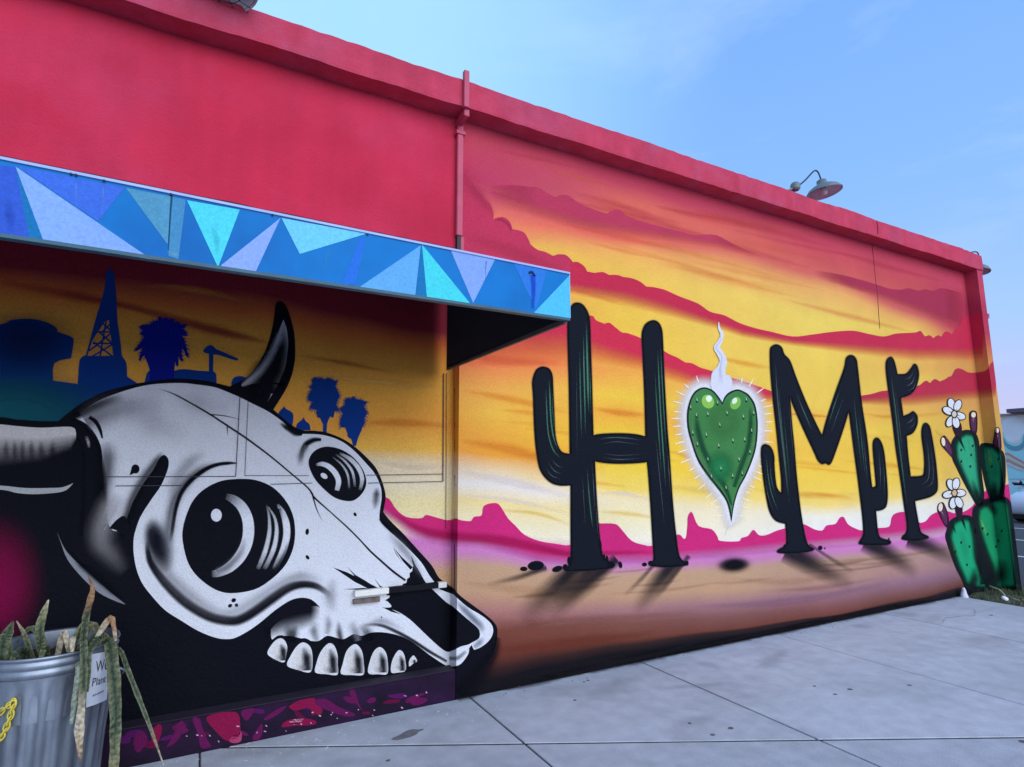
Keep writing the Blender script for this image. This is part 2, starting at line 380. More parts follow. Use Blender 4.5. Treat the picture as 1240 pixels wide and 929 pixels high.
# sidewalk: a bed with separately cast slabs, joints as in the photo
bed = MB(); bed.box(-6, 7.92, -6, YW-.004, -.14, -.0045); sidewalk = struct(obj('sidewalk', bed, M_JOINT))
def clip2(poly, a, b, c):
    out = []
    for i in range(len(poly)):
        p, q = poly[i], poly[(i+1) % len(poly)]; u = a*p[0]+b*p[1]-c; v = a*q[0]+b*q[1]-c
        if u >= 0: out.append(p)
        if (u >= 0) != (v >= 0): t = u/(u-v); out.append((p[0]+(q[0]-p[0])*t, p[1]+(q[1]-p[1])*t))
    return out
JX = [-6, -4.6, -3.05, -1.48, .10, 1.675, 3.13, 4.71, 6.33, 7.92]
gap = .005
dn = Vector((.4545, .8907)); dc = dn.x*.28+dn.y*3.70          # the long skewed joint
dirt = [(1.92, 1.02), (-.6, 1)]
for i, (x0, x1) in enumerate(zip(JX[:-1], JX[1:])):
    rect = [(x0+gap, -6), (x1-gap, -6), (x1-gap, YW-.006), (x0+gap, YW-.006)]
    pieces = [rect]
    pieces = [clip2(rect, dn.x, dn.y, dc+.009), clip2(rect, -dn.x, -dn.y, -dc+.009)] if x1 > .05 else [rect]
    out = []
    for pc in pieces:
        if len(pc) < 3: continue
        for lo, hi in ((-6, -2.6), (-2.6, -.45), (-.45, 4)):
            q = clip2(clip2(pc, 0, 1, lo+gap), 0, -1, -hi+gap)
            if len(q) >= 3: out.append(q)
    for q in out:
        ar = abs(sum(q[k][0]*q[(k+1) % len(q)][1]-q[(k+1) % len(q)][0]*q[k][1] for k in range(len(q))))/2
        if ar < .003: continue
        m_ = MB(); m_.prism(q, 2, -.09, random.uniform(-.0015, .0008)); obj('slab', m_, M_CONC, sidewalk, bevel=.003)
# dirt verge with grass past the end of the sidewalk
vg = MB(); nx_, ny_ = 26, 60
for j in range(ny_+1):
    for i in range(nx_+1):
        x = 7.925+i*(9.62-7.925)/nx_; y = -6+j*(YW+.05+6)/ny_
        vg.v.append((x, y, -.015+.05*mnoise.noise(Vector((x*2.3, y*2.3, 0)))+.03*mnoise.noise(Vector((x*9, y*9, 3)))))
for j in range(ny_):
    for i in range(nx_): a = j*(nx_+1)+i; vg.f.append((a, a+1, a+nx_+2, a+nx_+1))
struct(obj('verge', vg, mat('verge_soil', (.10, .085, .055), .95, .35, 14, .8, 60, col2=(.055, .07, .03), c2scale=3, c2lo=.4, c2hi=.6), smooth=True))

# ================================================================== the building
bld = thing('building', 'low flat roofed building painted with a desert sunset mural', 'building', (3, YW, 0))
m_ = MB(); m_.box(XR, XP1, YW, 4.0, -.1, 4.20); wall = obj('wall', m_, M_RED, bld)
wall['label'] = 'long stucco wall painted with a desert sunset and giant cactus letters'
m_ = MB(); m_.box(-6, XR-.0005, YW, 4.0, 2.95, 4.20); upper = obj('upper_wall', m_, M_RED, bld); upper['label'] = 'plain crimson stucco wall above the blue awning'
m_ = MB(); m_.box(XP0, XP1, YP, YW-.0005, -.1, 4.098); obj('pilaster', m_, M_RED, bld, bevel=.006)['label'] = 'narrow pilaster at the far end of the mural wall'
m_ = MB(); m_.box(XP1-.25, XP1-.003, 4.0, 14, -.1, 4.2); obj('side_wall', m_, M_RED, bld)
m_ = MB(); m_.box(-6, XP1-.25, 13.75, 14, -.1, 4.2); obj('rear_wall', m_, M_RED, bld)
m_ = MB(); m_.box(-6, XP1-.25, 4.0, 13.75, 4.0, 4.1); obj('roof', m_, mat('roof_felt', (.09, .09, .09), .95), bld)
# parapet: an uneven, hand-trowelled projecting band
YC = 3.575
pb = MB(); n_ = 260; secs = []
for i in range(n_+1):
    x = -6+(XP1+.004+6)*i/n_
    j1 = .010*mnoise.noise(Vector((x*2.1, 0, 0)))+.006*mnoise.noise(Vector((x*9, 5, 0))); j2 = .012*mnoise.noise(Vector((x*1.7, 9, 0)))+.008*mnoise.noise(Vector((x*11, 7, 0)))
    j3 = .006*mnoise.noise(Vector((x*1.3, 3, 3)))
    sec = [(YC+j3, 4.105+j1), (YC-.002+j3, 4.125+j1), (YC+j3, 4.31+j2), (YC+.014+j3, 4.325+j2), (4.02, 4.34+j2), (4.02, 4.10)]
    secs.append(len(pb.v)); pb.v += [(x, y, z) for y, z in sec]
for a, b in zip(secs[:-1], secs[1:]):
    for k in range(6): pb.f.append((a+k, b+k, b+(k+1) % 6, a+(k+1) % 6))
pb.f.append(tuple(secs[0]+k for k in range(6))); pb.f.append(tuple(secs[-1]+k for k in reversed(range(6))))
par = obj('parapet', pb, M_PARAPET, bld); par['label'] = 'rough pink projecting parapet band along the roof edge'
# downspout over the parapet and down the wall
m_ = MB(); m_.box(1.512, 1.552, 3.535, 3.572, 4.085, 4.375)
ds = obj('downspout', m_, M_PIPE, bld, bevel=.003); ds['label'] = 'square painted downspout running over the parapet'
m_ = MB(); m_.prism([(1.525, 3.56), (1.565, 3.56), (1.565, 3.735), (1.525, 3.735)], 2, 4.03, 4.085); obj('elbow', m_, M_PIPE, ds, bevel=.004)
m_ = MB(); m_.box(1.530, 1.575, 3.690, YW-.006, 3.17, 4.035); obj('pipe', m_, M_PIPE, ds, bevel=.004)
m_ = MB(); m_.box(1.538, 1.567, 3.700, YW-.004, 2.9, 3.18); obj('pipe_stub', m_, mat('pipe_stub_dark', (.03, .02, .025), .6), ds)
m_ = MB(); m_.box(1.5765, 1.600, 3.722, YW-.001, 2.9, 3.175); obj('bracket', m_, M_PIPE, ds)
m_ = MB(); m_.box(1.518, 1.588, 3.682, YW-.001, 3.96, 3.985); obj('strap', m_, M_PIPE, ds)
fl = MB(); xs_ = [-6+7.57*k/90 for k in range(91)]  # dark strip with an uneven top edge, on the wall above the awning
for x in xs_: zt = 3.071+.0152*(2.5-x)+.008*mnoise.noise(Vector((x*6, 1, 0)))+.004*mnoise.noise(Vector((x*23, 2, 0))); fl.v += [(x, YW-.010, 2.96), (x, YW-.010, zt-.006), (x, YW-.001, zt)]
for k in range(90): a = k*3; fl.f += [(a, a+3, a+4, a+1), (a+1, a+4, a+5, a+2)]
obj('wall_strip', fl, mat('strip_dark', (.022, .016, .022), .8, .3, 12), upper)
# crack in the stucco and cracked parapet joint on the right
crk = mat('crack_dark', (.05, .02, .03), .9)
def crack(pts, Y, w=.004, parent=None):
    m_ = MB(); q = [onY(x, y, Y) for x, y in pts]
    m_.tube(q, [w*.5*(.6+.6*random.random()) for _ in q], 4); return obj('crack', m_, crk, parent)
crack([(1056, 296), (1058, 315), (1060, 335), (1063, 360), (1064, 380), (1065.5, 398)], YW-.003, .006, wall)
crack([(1062, 268), (1063, 276), (1063, 284)], YC-.008, .008, par)
# boarded shopfront under the awning
dr = mat('board_backing', C(120, 60, 50), .8, .1)
def board(x0, x1, z0, z1): m_ = MB(); m_.box(x0, x1, YD, YD+.02, z0, z1); return obj('board', m_, dr, shop, bevel=.002)
m_ = MB(); m_.box(-6, XR-.001, YD+.0202, 4.0, -.1, 2.9495); shop = obj('shopfront', m_, dr, bld); shop['label'] = 'boarded shopfront under the awning painted with a horned skull'
board(-6, .178, 1.437, 2.60); board(.205, 1.500, 1.437, 2.60); board(-6, 1.576, .17, 1.43); board(1.506, 1.576, 1.437, 2.60)
# base kerb painted purple
M_PURPLE = mat('kerb_purple', C(34, 10, 50), .6, .3, 9, .15, 60, spec=.15, col2=C(20, 8, 34), c2scale=5, c2lo=.42, c2hi=.6)
YK = 3.735
m_ = MB(); m_.box(-6, XR-.001, YK, YD, -.1, .180); kerb = obj('base_kerb', m_, M_PURPLE, bld, bevel=.004); kerb['label'] = 'purple base kerb with magenta brush marks'
m_ = MB(); m_.box(-6, XR-.002, YK+.006, YD-.002, .1805, .184); obj('ledge', m_, mat('ledge_dark', C(38, 32, 52), .7, .2, 12), bld)

# ================================================================== the mural
def rows_to_grid(P, xs, rows, nx=6, ny=3):
    X = []
    for a, b in zip(xs[:-1], xs[1:]): X += [a+(b-a)*k/nx for k in range(nx)]
    X.append(xs[-1])
    def itp(vals, x):
        for a, b, u, v in zip(xs[:-1], xs[1:], vals[:-1], vals[1:]):
            if x <= b: t = (x-a)/(b-a); t = t*t*(3-2*t)*.5+t*.5; return u+(v-u)*t if not isinstance(u, tuple) else tuple(p+(q-p)*t for p, q in zip(u, v))
        return vals[-1]
    G = []
    for ri, (ys, cs) in enumerate(rows):
        cs = [cs]*len(xs) if isinstance(cs, tuple) else cs
        G.append([(x, itp(ys, x), C(*itp([tuple(map(float, c)) for c in cs], x))) for x in X])
    out = []
    for a, b in zip(G[:-1], G[1:]):
        for k in range(ny):
            t = k/ny; out.append([(p[0], p[1]+(q[1]-p[1])*t, tuple(u+(v-u)*t for u, v in zip(p[2], q[2]))) for p, q in zip(a, b)])
    out.append(G[-1]); P.grid(out)
# --- sunset sky and desert floor
P = Paint(.0003, .00002)
xs = [550, 600, 660, 750, 870, 1000, 1110, 1170, 1262]
CR = (188, 54, 94)
rows_to_grid(P, xs, [
 ([137, 152, 170, 197, 234, 273, 306, 324, 340], (184, 62, 98)),
 ([160, 175, 190, 222, 257, 295, 325, 350, 370], (190, 70, 100)),
 ([200, 234, 246, 244, 272, 318, 345, 372, 400], [CR, (188, 62, 104), (194, 80, 106), (214, 104, 96), (210, 98, 96), (198, 86, 92), (192, 78, 90), (172, 52, 88), (174, 56, 88)]),
 ([246, 262, 274, 290, 302, 335, 380, 400, 415], [CR, (226, 115, 100), (228, 112, 98), (224, 106, 96), (214, 108, 100), (204, 100, 98), (198, 92, 96), (174, 52, 84), (180, 78, 84)]),
 ([270, 285, 288, 305, 320, 350, 392, 410, 425], [CR, (232, 140, 98), (234, 150, 98), (236, 172, 96), (230, 165, 102), (226, 166, 104), (226, 168, 98), (190, 80, 84), (190, 95, 84)]),
 ([300, 300, 300, 325, 352, 388, 402, 428, 436], [CR, (238, 176, 86), (238, 182, 88), (238, 186, 90), (232, 196, 100), (228, 202, 102), (228, 194, 96), (202, 120, 84), (198, 130, 84)]),
 ([330, 330, 345, 382, 415, 438, 448, 442, 450], [(200, 70, 85), (230, 130, 84), (234, 165, 84), (238, 190, 80), (230, 194, 92), (228, 196, 92), (222, 172, 90), (208, 152, 88), (194, 116, 84)]),
 ([390, 400, 400, 412, 440, 495, 458, 458, 465], [(232, 180, 84)]*3+[(238, 192, 78), (230, 196, 90), (228, 194, 88), (226, 192, 92), (210, 156, 88), (196, 120, 84)]),
 ([440, 440, 440, 448, 470, 505, 488, 484, 486], [(228, 126, 84), (228, 124, 82), (232, 130, 82), (238, 160, 78), (230, 180, 84), (226, 182, 80), (218, 165, 90), (206, 150, 92), (200, 150, 94)]),
 ([470, 470, 470, 480, 500, 530, 515, 505, 505], [(232, 164, 84), (234, 168, 84), (236, 176, 80), (240, 194, 72), (236, 196, 80), (230, 194, 80), (224, 190, 82), (208, 164, 88), (200, 156, 94)]),
 ([500, 500, 500, 500, 520, 550, 535, 530, 530], [(230, 168, 76), (236, 184, 78), (236, 178, 74), (237, 168, 68), (234, 178, 74), (230, 188, 78), (222, 186, 78), (208, 164, 86), (200, 156, 94)]),
 ([522, 525, 525, 525, 545, 570, 560, 550, 550], [(228, 158, 68), (234, 168, 70), (237, 182, 66), (240, 196, 66), (238, 194, 72), (234, 196, 78), (226, 190, 80), (210, 170, 86), (202, 165, 100)]),
 ([545, 552, 555, 560, 575, 595, 585, 575, 570], [(228, 158, 66), (230, 158, 62), (232, 160, 58), (240, 198, 66), (240, 196, 72), (234, 200, 90), (228, 196, 88), (214, 180, 100), (205, 175, 120)]),
 ([566, 570, 580, 592, 600, 612, 600, 592, 585], [(215, 195, 180), (226, 205, 175), (230, 206, 165), (238, 206, 104), (238, 208, 124), (234, 206, 124), (230, 204, 124), (220, 200, 146), (210, 190, 166)]),
 ([585, 588, 596, 605, 618, 626, 612, 605, 600], [(222, 218, 226), (222, 218, 228), (226, 220, 226), (232, 218, 186), (234, 220, 196), (228, 226, 222), (224, 222, 218), (216, 210, 200), (208, 200, 196)]),
 ([605, 608, 615, 628, 640, 640, 625, 618, 615], [(226, 208, 160), (232, 212, 156), (232, 214, 160), (234, 222, 186), (234, 226, 214), (226, 226, 236), (220, 222, 230), (214, 214, 222), (205, 200, 210)]),
 ([632, 640, 650, 655, 655, 655, 645, 635, 630], [(230, 222, 200), (234, 224, 205), (236, 226, 210), (234, 228, 220), (230, 226, 228), (226, 226, 236), (220, 222, 230), (214, 214, 222), (205, 200, 210)]),
 ([660, 664, 677, 680, 673, 662, 655, 647, 645], (198, 118, 198)),
 ([670, 673, 684, 687, 681, 669, 661, 653, 651], (190, 126, 184)),
 ([682, 686, 696, 698, 691, 679, 670, 661, 659], [(182, 150, 130)]*5+[(174, 144, 132), (168, 138, 134), (154, 124, 130), (146, 118, 128)]),
 ([715, 718, 722, 722, 715, 704, 690, 682, 680], [(182, 146, 124)]*5+[(170, 134, 126), (160, 124, 130), (150, 116, 130), (140, 108, 126)]),
 ([738, 740, 742, 740, 732, 720, 703, 694, 692], [(164, 116, 118), (164, 114, 118), (160, 112, 118), (156, 112, 122), (150, 110, 126), (144, 106, 126), (138, 104, 130), (130, 96, 120), (120, 90, 110)]),
 ([762, 764, 760, 755, 748, 735, 715, 702, 700], [(114, 64, 58), (114, 64, 58), (116, 68, 62), (120, 76, 72), (120, 80, 82), (124, 80, 84), (120, 82, 88), (112, 78, 84), (108, 76, 80)]),
 ([795, 792, 785, 775, 763, 746, 724, 709, 706], [(98, 52, 46), (100, 52, 46), (102, 54, 46), (106, 58, 50), (106, 60, 54), (108, 60, 54), (100, 58, 52), (92, 52, 50), (90, 50, 50)]),
 ([816, 811, 797, 782, 766, 747, 726, 711, 708], [(40, 26, 32), (50, 30, 34), (52, 32, 34), (52, 34, 36), (48, 32, 36), (46, 32, 38), (44, 32, 38), (40, 30, 38), (40, 30, 36)]),
 ([828, 823, 808, 791, 773, 753, 731, 715, 711], (19, 17, 26)),
 ([900, 890, 870, 850, 820, 790, 760, 745, 740], (15, 15, 24)),
])
# soft streaks in the yellow sky
OR, WH, YE = C(230, 150, 56), C(228, 226, 240), C(240, 202, 96)
for pts, c, a in [
 ([(556, 472, 6), (620, 484, 16), (690, 500, 10)], OR, .45), ([(716, 494, 6), (750, 500, 14), (784, 503, 10)], OR, .6),
 ([(556, 534, 10), (620, 545, 22), (690, 566, 16)], OR, .6), ([(556, 572, 8), (620, 584, 16), (690, 602, 10)], WH, .65),
 ([(558, 600, 5), (620, 606, 9), (690, 622, 6)], WH, .55), ([(600, 618, 4), (650, 622, 8), (692, 636, 6)], YE, .5),
 ([(724, 598, 5), (755, 598, 9), (790, 606, 5)], WH, .5), ([(724, 620, 6), (760, 622, 10), (800, 628, 6)], YE, .45),
 ([(560, 425, 8), (600, 436, 18), (680, 440, 12)], C(228, 120, 80), .6), ([(806, 545, 6), (840, 556, 12), (860, 570, 6)], OR, .4),
 ([(940, 500, 3), (980, 503, 7), (1010, 505, 3)], OR, .6), ([(1040, 500, 4), (1080, 505, 9), (1150, 500, 8)], OR, .35),
 ([(1130, 520, 4), (1160, 545, 12), (1180, 560, 6)], C(214, 160, 78), .5), ([(905, 590, 6), (960, 600, 12), (1050, 598, 8)], YE, .4),
 ([(860, 430, 4), (900, 440, 12), (935, 446, 6)], OR, .4), ([(640, 345, 6), (700, 352, 10), (760, 372, 6)], C(232, 130, 80), .3),
 ([(558, 705, 8), (640, 716, 20), (700, 722, 10)], C(196, 158, 130), .5), ([(840, 735, 8), (960, 728, 16), (1080, 705, 8)], C(150, 110, 140), .5),
 ([(600, 755, 10), (700, 752, 18), (840, 742, 8)], C(150, 96, 96), .5), ([(580, 790, 10), (680, 780, 24), (800, 765, 10)], C(120, 58, 48), .5),
 ([(880, 700, 5), (960, 705, 16), (1040, 690, 6)], C(184, 146, 128), .4),
]: P.stroke(pts, c, soft=1, a=a, fade=True)
for i in range(26):
    u = random.uniform(620, 1090); v = random.uniform(0, 1); y = 158+.302*(u-600)+14+v*86; w = random.uniform(40, 110); sl_ = random.uniform(.20, .31)
    P.stroke([(u-w, y-sl_*w, 3), (u, y+random.uniform(-2, 2), random.uniform(8, 20)), (u+w, y+sl_*w*.95, 3)], random.choice([C(206, 78, 88), C(194, 60, 90), C(222, 112, 92)]) if v < .5 else random.choice([C(230, 140, 90), C(222, 104, 84), C(238, 168, 92)]), soft=1, a=random.uniform(.15, .36), fade=True)
for i in range(16):
    u = random.uniform(600, 1120); y = 470+random.uniform(0, 110)+.08*(u-600); w = random.uniform(30, 80)
    P.stroke([(u-w, y-.1*w, 2), (u, y, random.uniform(6, 16)), (u+w, y+.12*w, 2)], random.choice([C(232, 156, 62), C(240, 206, 104), C(234, 172, 70)]), soft=1, a=random.uniform(.15, .36), fade=True)
for i in range(14):
    u = random.uniform(600, 1080); y = 712+random.uniform(0, 60)-.13*(u-600); w = random.uniform(30, 90)
    P.stroke([(u-w, y+.06*w, 3), (u, y, random.uniform(5, 12)), (u+w, y-.16*w, 3)], random.choice([C(150, 108, 112), C(130, 78, 66), C(164, 122, 108)]), soft=1, a=random.uniform(.2, .4), fade=True)
# ragged soot line along the foot of the wall
for i in range(34):
    x = random.uniform(575, 1140); y = 848-.214*(x-560)-random.uniform(-2, 13)*(1-(x-575)/800)
    w = random.uniform(20, 55); P.stroke([(x-w, y+.2*w, 2), (x, y, random.uniform(4, 10)), (x+w, y-.22*w, 2)], C(18, 16, 26), soft=1, a=random.uniform(.25, .6), fade=True)
P.build('painted_sunset', wall, 'painted sunset sky fading from crimson to yellow over a brown desert floor')
# --- clouds
CLD = C(190, 44, 80)
def cloud(base, top, mid, bot, c0, c1, label, f0=0, f1=0):
    P = Paint(base); P.strip(top, mid, bot, c0, c1, f0=f0, f1=f1); P.build('painted_cloud', wall, label)
P = Paint(.0026)
P.poly([(548, 190, 1), (572, 222), (585, 238.8), (593.8, 247.5), (597.5, 257.5), (597.5, 266, 1), (601, 263.8), (610, 263), (617.5, 268.8), (620.5, 277.5, 1), (627.5, 278.8), (635, 282), (640, 290), (642.5, 296, 1), (651, 302.5), (660, 305), (670, 310, 1), (676, 308), (685, 308.8), (691, 313.8), (694, 318, 1), (693, 345, 1), (640, 370, 1), (600, 400, 1), (548, 420, 1)], C(188, 54, 94))
P.stroke([(552, 205, 30, 0), (580, 236, 24, .5), (600, 262, 10, 0)], C(184, 60, 102), soft=1)
P.stroke([(598, 268, 3, 0), (607, 266, 5, .8), (617, 274, 5, .8), (619, 282, 2, 0)], C(172, 48, 88), soft=1)
P.stroke([(560, 285, 20, 0), (620, 305, 26, .6), (690, 330, 14, 0)], C(196, 62, 98), soft=1)
P.build('painted_cloud', wall, 'big crimson billowing cloud above the end of the awning')
cloud(.0020, [(590, 226), (615, 224), (640, 226), (652.5, 227.5), (662.5, 233.8), (672.5, 238.8, 1), (680, 236), (690, 237.5), (697.5, 243.8), (710, 250), (722.5, 255), (735, 258.8, 1), (743.8, 254), (752.5, 255), (757.5, 261, 1), (775, 267.5), (797.5, 273.8), (822.5, 280), (842.5, 285), (855, 284), (868, 285), (880, 291), (900, 301), (922, 310)],
      [(590, 232), (640, 244), (700, 262), (750, 271), (800, 279), (870, 291), (922, 311)], [(590, 248), (640, 262), (700, 280), (750, 288), (800, 292), (870, 302), (922, 314)], C(186, 60, 98, .95), C(215, 100, 100), 'pink upper cloud band with small bumps below the parapet', 60, 60)
cloud(.0020, [(985, 327), (1020, 333), (1055, 342.5), (1075, 349), (1090, 351), (1100, 349), (1112, 352), (1120, 350, 1), (1130, 352), (1140, 349), (1155, 352), (1168, 356)],
      [(985, 330), (1055, 349), (1090, 361), (1125, 374), (1155, 387), (1168, 392)], [(985, 338), (1055, 358), (1090, 371), (1125, 384), (1155, 395), (1168, 400)], C(170, 52, 88, .9), C(196, 92, 96), 'dusky pink cloud band in the upper right corner of the mural', 50, 25)
cloud(.0030, [(691, 314), (694, 317.5, 1), (700, 317.5), (707.5, 322.5), (711, 328.8, 1), (720, 330.5, 1), (730, 329.5), (737.5, 333, 1), (747.5, 333), (755, 335.5, 1), (765, 337), (775, 341), (782.5, 347, 1), (792.5, 348), (805, 351), (822.5, 358.8), (845, 367.5), (860, 377.5), (877.5, 382), (895, 391), (915, 397.5), (935, 402), (960, 407.5), (985, 405), (1007.5, 402), (1032.5, 400.5), (1050, 404), (1070, 407.5), (1085, 404), (1105, 403), (1111, 402, 1), (1115, 401), (1120, 407.5, 1), (1126, 406), (1130, 409.5, 1), (1136, 406), (1140, 408, 1), (1144, 402), (1149, 402), (1152.5, 405, 1), (1157, 399), (1161, 395, 1), (1166, 386), (1172, 382), (1190, 380)],
      [(691, 342), (760, 352), (810, 367), (870, 388), (900, 399), (960, 411), (1025, 415), (1110, 421), (1180, 421), (1190, 420)], [(691, 356), (760, 372), (810, 384), (870, 399), (900, 409), (960, 419), (1025, 428), (1110, 438), (1180, 436), (1190, 435)], CLD, C(228, 112, 80), 'long crimson cloud band crossing the middle of the sunset')
cloud(.0030, [(560, 408), (620, 396), (690, 388), (715, 382), (722, 388), (732, 392, 1), (738, 391), (746, 397), (753, 402.4), (760, 403.6), (777, 410), (804, 425), (812, 429.6), (820, 433), (830, 439, 1), (838, 440), (848, 445), (860, 448.6), (888, 458), (915.8, 467), (935, 474), (945, 477.5)],
      [(560, 409), (620, 400), (690, 400), (718, 410), (740, 418), (776, 428), (806, 440), (828, 448), (870, 464), (934, 478), (945, 479)], [(560, 445), (620, 446), (690, 444), (718, 440), (776, 450), (820, 464), (870, 478), (934, 488), (945, 486)], C(200, 46, 80), C(232, 108, 70), 'crimson cloud band passing behind the letter H and the heart', 0, 15)
cloud(.0030, [(1038, 481), (1044, 479), (1056, 477), (1066, 474), (1074, 473), (1095, 470), (1112, 467), (1118, 463, 1), (1122, 461), (1126, 464, 1), (1132, 459), (1138, 462, 1), (1145, 459), (1149, 456, 1), (1152.5, 455), (1156, 448, 1), (1160, 446), (1166, 447.5), (1172.5, 451), (1184, 451), (1195, 448), (1200, 440), (1206, 436)],
      [(1038, 482), (1044, 482), (1074, 479), (1112, 477), (1150, 474), (1206, 469)], [(1038, 487), (1044, 490), (1074, 492), (1112, 492), (1150, 487), (1206, 482)], C(178, 46, 76), C(206, 108, 76), 'low crimson cloud band running from the letter E to the wall end')
# --- mesas
top = [(462, 600), (466, 602), (472, 605), (480, 617), (492, 626), (510, 627.6), (516, 623.6), (526, 626), (542, 630), (552, 628), (558, 630), (570, 631), (574, 626), (583, 624.4), (584.5, 617), (586, 613), (592, 610), (602, 609.6), (608, 616), (615, 627.5), (625, 637.5), (635, 647.5), (652.5, 655), (675, 658.8), (691, 660), (718, 650), (724, 635), (728, 634), (745, 634.5), (752.5, 641), (765, 655), (780, 660), (790, 661), (812, 656), (818.8, 648), (824, 648), (828, 652.4), (831, 650), (832.5, 636), (833, 626), (836, 620.4), (839, 622), (846, 637), (862, 641), (869, 650), (872, 655), (894, 655.6), (898, 651.6), (906, 649), (912.4, 641.6), (919, 648), (928, 648), (940, 643), (951, 639.6), (963, 636), (974, 635), (986, 641), (996, 642.4), (1001, 636.4), (1012, 634.4), (1017, 627), (1022, 626.4), (1027, 635), (1036, 640), (1045, 642.4), (1062, 639.6), (1076.8, 637.8), (1079.6, 627.6), (1084, 622), (1095.3, 620), (1104, 626), (1113, 632.8), (1121.3, 631), (1128.7, 623), (1143.6, 618.3), (1160, 622), (1177, 613.7), (1191, 596), (1205, 592), (1221.5, 586), (1240, 580)]
bot = [(462, 620), (468, 622), (500, 644), (520, 652), (544, 656), (580, 657), (608, 664), (652, 676), (690, 679), (730, 677), (790, 677), (827, 673), (840, 672), (880, 669), (920, 665), (950, 662), (1000, 658), (1040, 655), (1065, 651), (1125, 645), (1145, 641), (1240, 625)]
P = Paint(.0036)
P.strip([(x, y, 0) for x, y in top], [(x, y-7) for x, y in bot], [(x, y+7) for x, y in bot], C(196, 40, 122), C(198, 110, 196), sub=3)
P.stroke([(470, 618, 6, 0), (520, 645, 18, .7), (610, 655, 20, .8), (690, 671, 12, .7), (730, 670, 10, .5), (800, 668, 8, 0)], C(170, 24, 92), soft=1)
P.build('painted_mesas', wall, 'magenta painted mesas and buttes along the horizon')
# --- skull side: sky behind it, top rows darkened to paint in the awning's shade
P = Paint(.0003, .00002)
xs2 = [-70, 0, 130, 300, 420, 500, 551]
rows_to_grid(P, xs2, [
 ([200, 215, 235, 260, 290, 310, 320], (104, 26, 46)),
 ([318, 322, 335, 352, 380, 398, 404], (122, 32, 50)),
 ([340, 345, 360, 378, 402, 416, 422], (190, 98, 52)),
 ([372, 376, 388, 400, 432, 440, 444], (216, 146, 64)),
 ([440, 440, 446, 450, 468, 470, 470], (224, 164, 72)),
 ([492, 492, 492, 492, 492, 492, 492], (224, 160, 70)),
 ([515, 515, 515, 515, 515, 515, 515], (222, 154, 68)),
 ([545, 545, 545, 545, 542, 545, 545], (226, 178, 84)),
 ([562, 562, 562, 562, 556, 560, 565], (218, 200, 176)),
 ([585, 585, 585, 585, 580, 584, 586], (222, 212, 196)),
 ([612, 612, 612, 612, 608, 610, 612], (226, 214, 170)),
 ([640, 640, 640, 640, 635, 634, 632], (228, 218, 186)),
 ([660, 660, 660, 660, 655, 655, 661], (196, 116, 198)),
 ([680, 680, 680, 680, 675, 674, 676], (192, 130, 186)),
 ([694, 694, 694, 694, 692, 692, 692], (186, 152, 130)),
 ([720, 720, 720, 720, 718, 718, 716], (186, 146, 122)),
 ([760, 760, 760, 760, 760, 760, 760], (124, 66, 58)),
 ([815, 815, 815, 815, 815, 815, 815], (60, 34, 36)),
 ([960, 950, 935, 910, 890, 870, 860], (15, 15, 24)),
])
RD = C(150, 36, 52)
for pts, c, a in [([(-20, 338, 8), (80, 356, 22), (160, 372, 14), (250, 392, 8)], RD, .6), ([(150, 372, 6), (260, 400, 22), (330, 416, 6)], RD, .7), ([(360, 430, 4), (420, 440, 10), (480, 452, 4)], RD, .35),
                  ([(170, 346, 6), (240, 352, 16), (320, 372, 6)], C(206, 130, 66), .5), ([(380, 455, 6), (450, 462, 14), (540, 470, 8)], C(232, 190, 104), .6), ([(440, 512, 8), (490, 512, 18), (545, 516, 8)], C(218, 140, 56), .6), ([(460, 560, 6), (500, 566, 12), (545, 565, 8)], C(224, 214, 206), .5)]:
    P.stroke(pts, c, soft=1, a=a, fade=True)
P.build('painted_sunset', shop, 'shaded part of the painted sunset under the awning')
# --- skyline silhouettes
NV = C(8, 54, 140); NV2 = C(8, 24, 146)
P = Paint(.0028)
q = P.poly(Z(0, 300, 5, (-300, 480), (0, 465), (60, 440), (130, 432), (220, 435), (300, 460), (345, 490), (350, 510), (420, 535), (445, 555), (440, 610), (430, 670, 1), (330, 700), (322, 805, 1), (470, 825, 1), (480, 690), (500, 660), (520, 650, 1), (545, 560), (580, 430), (620, 300), (638, 210), (642, 150), (660, 135), (690, 150), (695, 210), (705, 300), (710, 430), (725, 540), (738, 655, 1), (765, 700), (770, 780, 1), (830, 820, 1), (875, 815, 1), (890, 760), (905, 745, 1), (1055, 745, 1), (1110, 735), (1200, 745), (1280, 748, 1), (1310, 770), (1310, 900, 1), (1310, 1100, 1), (-300, 1100, 1)), NV, sub=3)
P.ell(20, 508, 150, 74, C(20, 88, 116), soft=1, n=28); P.ell(-10, 500, 120, 50, C(24, 98, 122), soft=1, n=28, a=.7); P.ell(30, 415, 80, 50, C(8, 34, 80), soft=1, a=.6)
GD = C(200, 140, 66)
P.poly([(128, 388), (132, 388), (137, 431), (106, 431), (112, 412)], GD, smooth=False)
for p, q in [((125, 392), (135, 401)), ((134, 392), (122, 404)), ((120, 402), (136, 416)), ((136, 402), (115, 420)), ((113, 414), (138, 433)), ((138, 416), (108, 434)), ((112, 416), (140, 416)), ((118, 402), (138, 402)), ((129, 386), (121, 432)), ((108, 425), (122, 414))]: P.stroke([(*p, 2.3), (*q, 2.3)], NV, soft=.2, smooth=False)
P.poly(Z(240, 340, 5, (65, 430), (92, 430), (90, 560), (65, 560)), NV, smooth=False)
P.poly(Z(240, 340, 5, (30, 422, 1), (50, 400), (80, 390), (110, 415), (150, 432), (245, 474, 1), (225, 482), (130, 452), (95, 447), (40, 437)), NV)
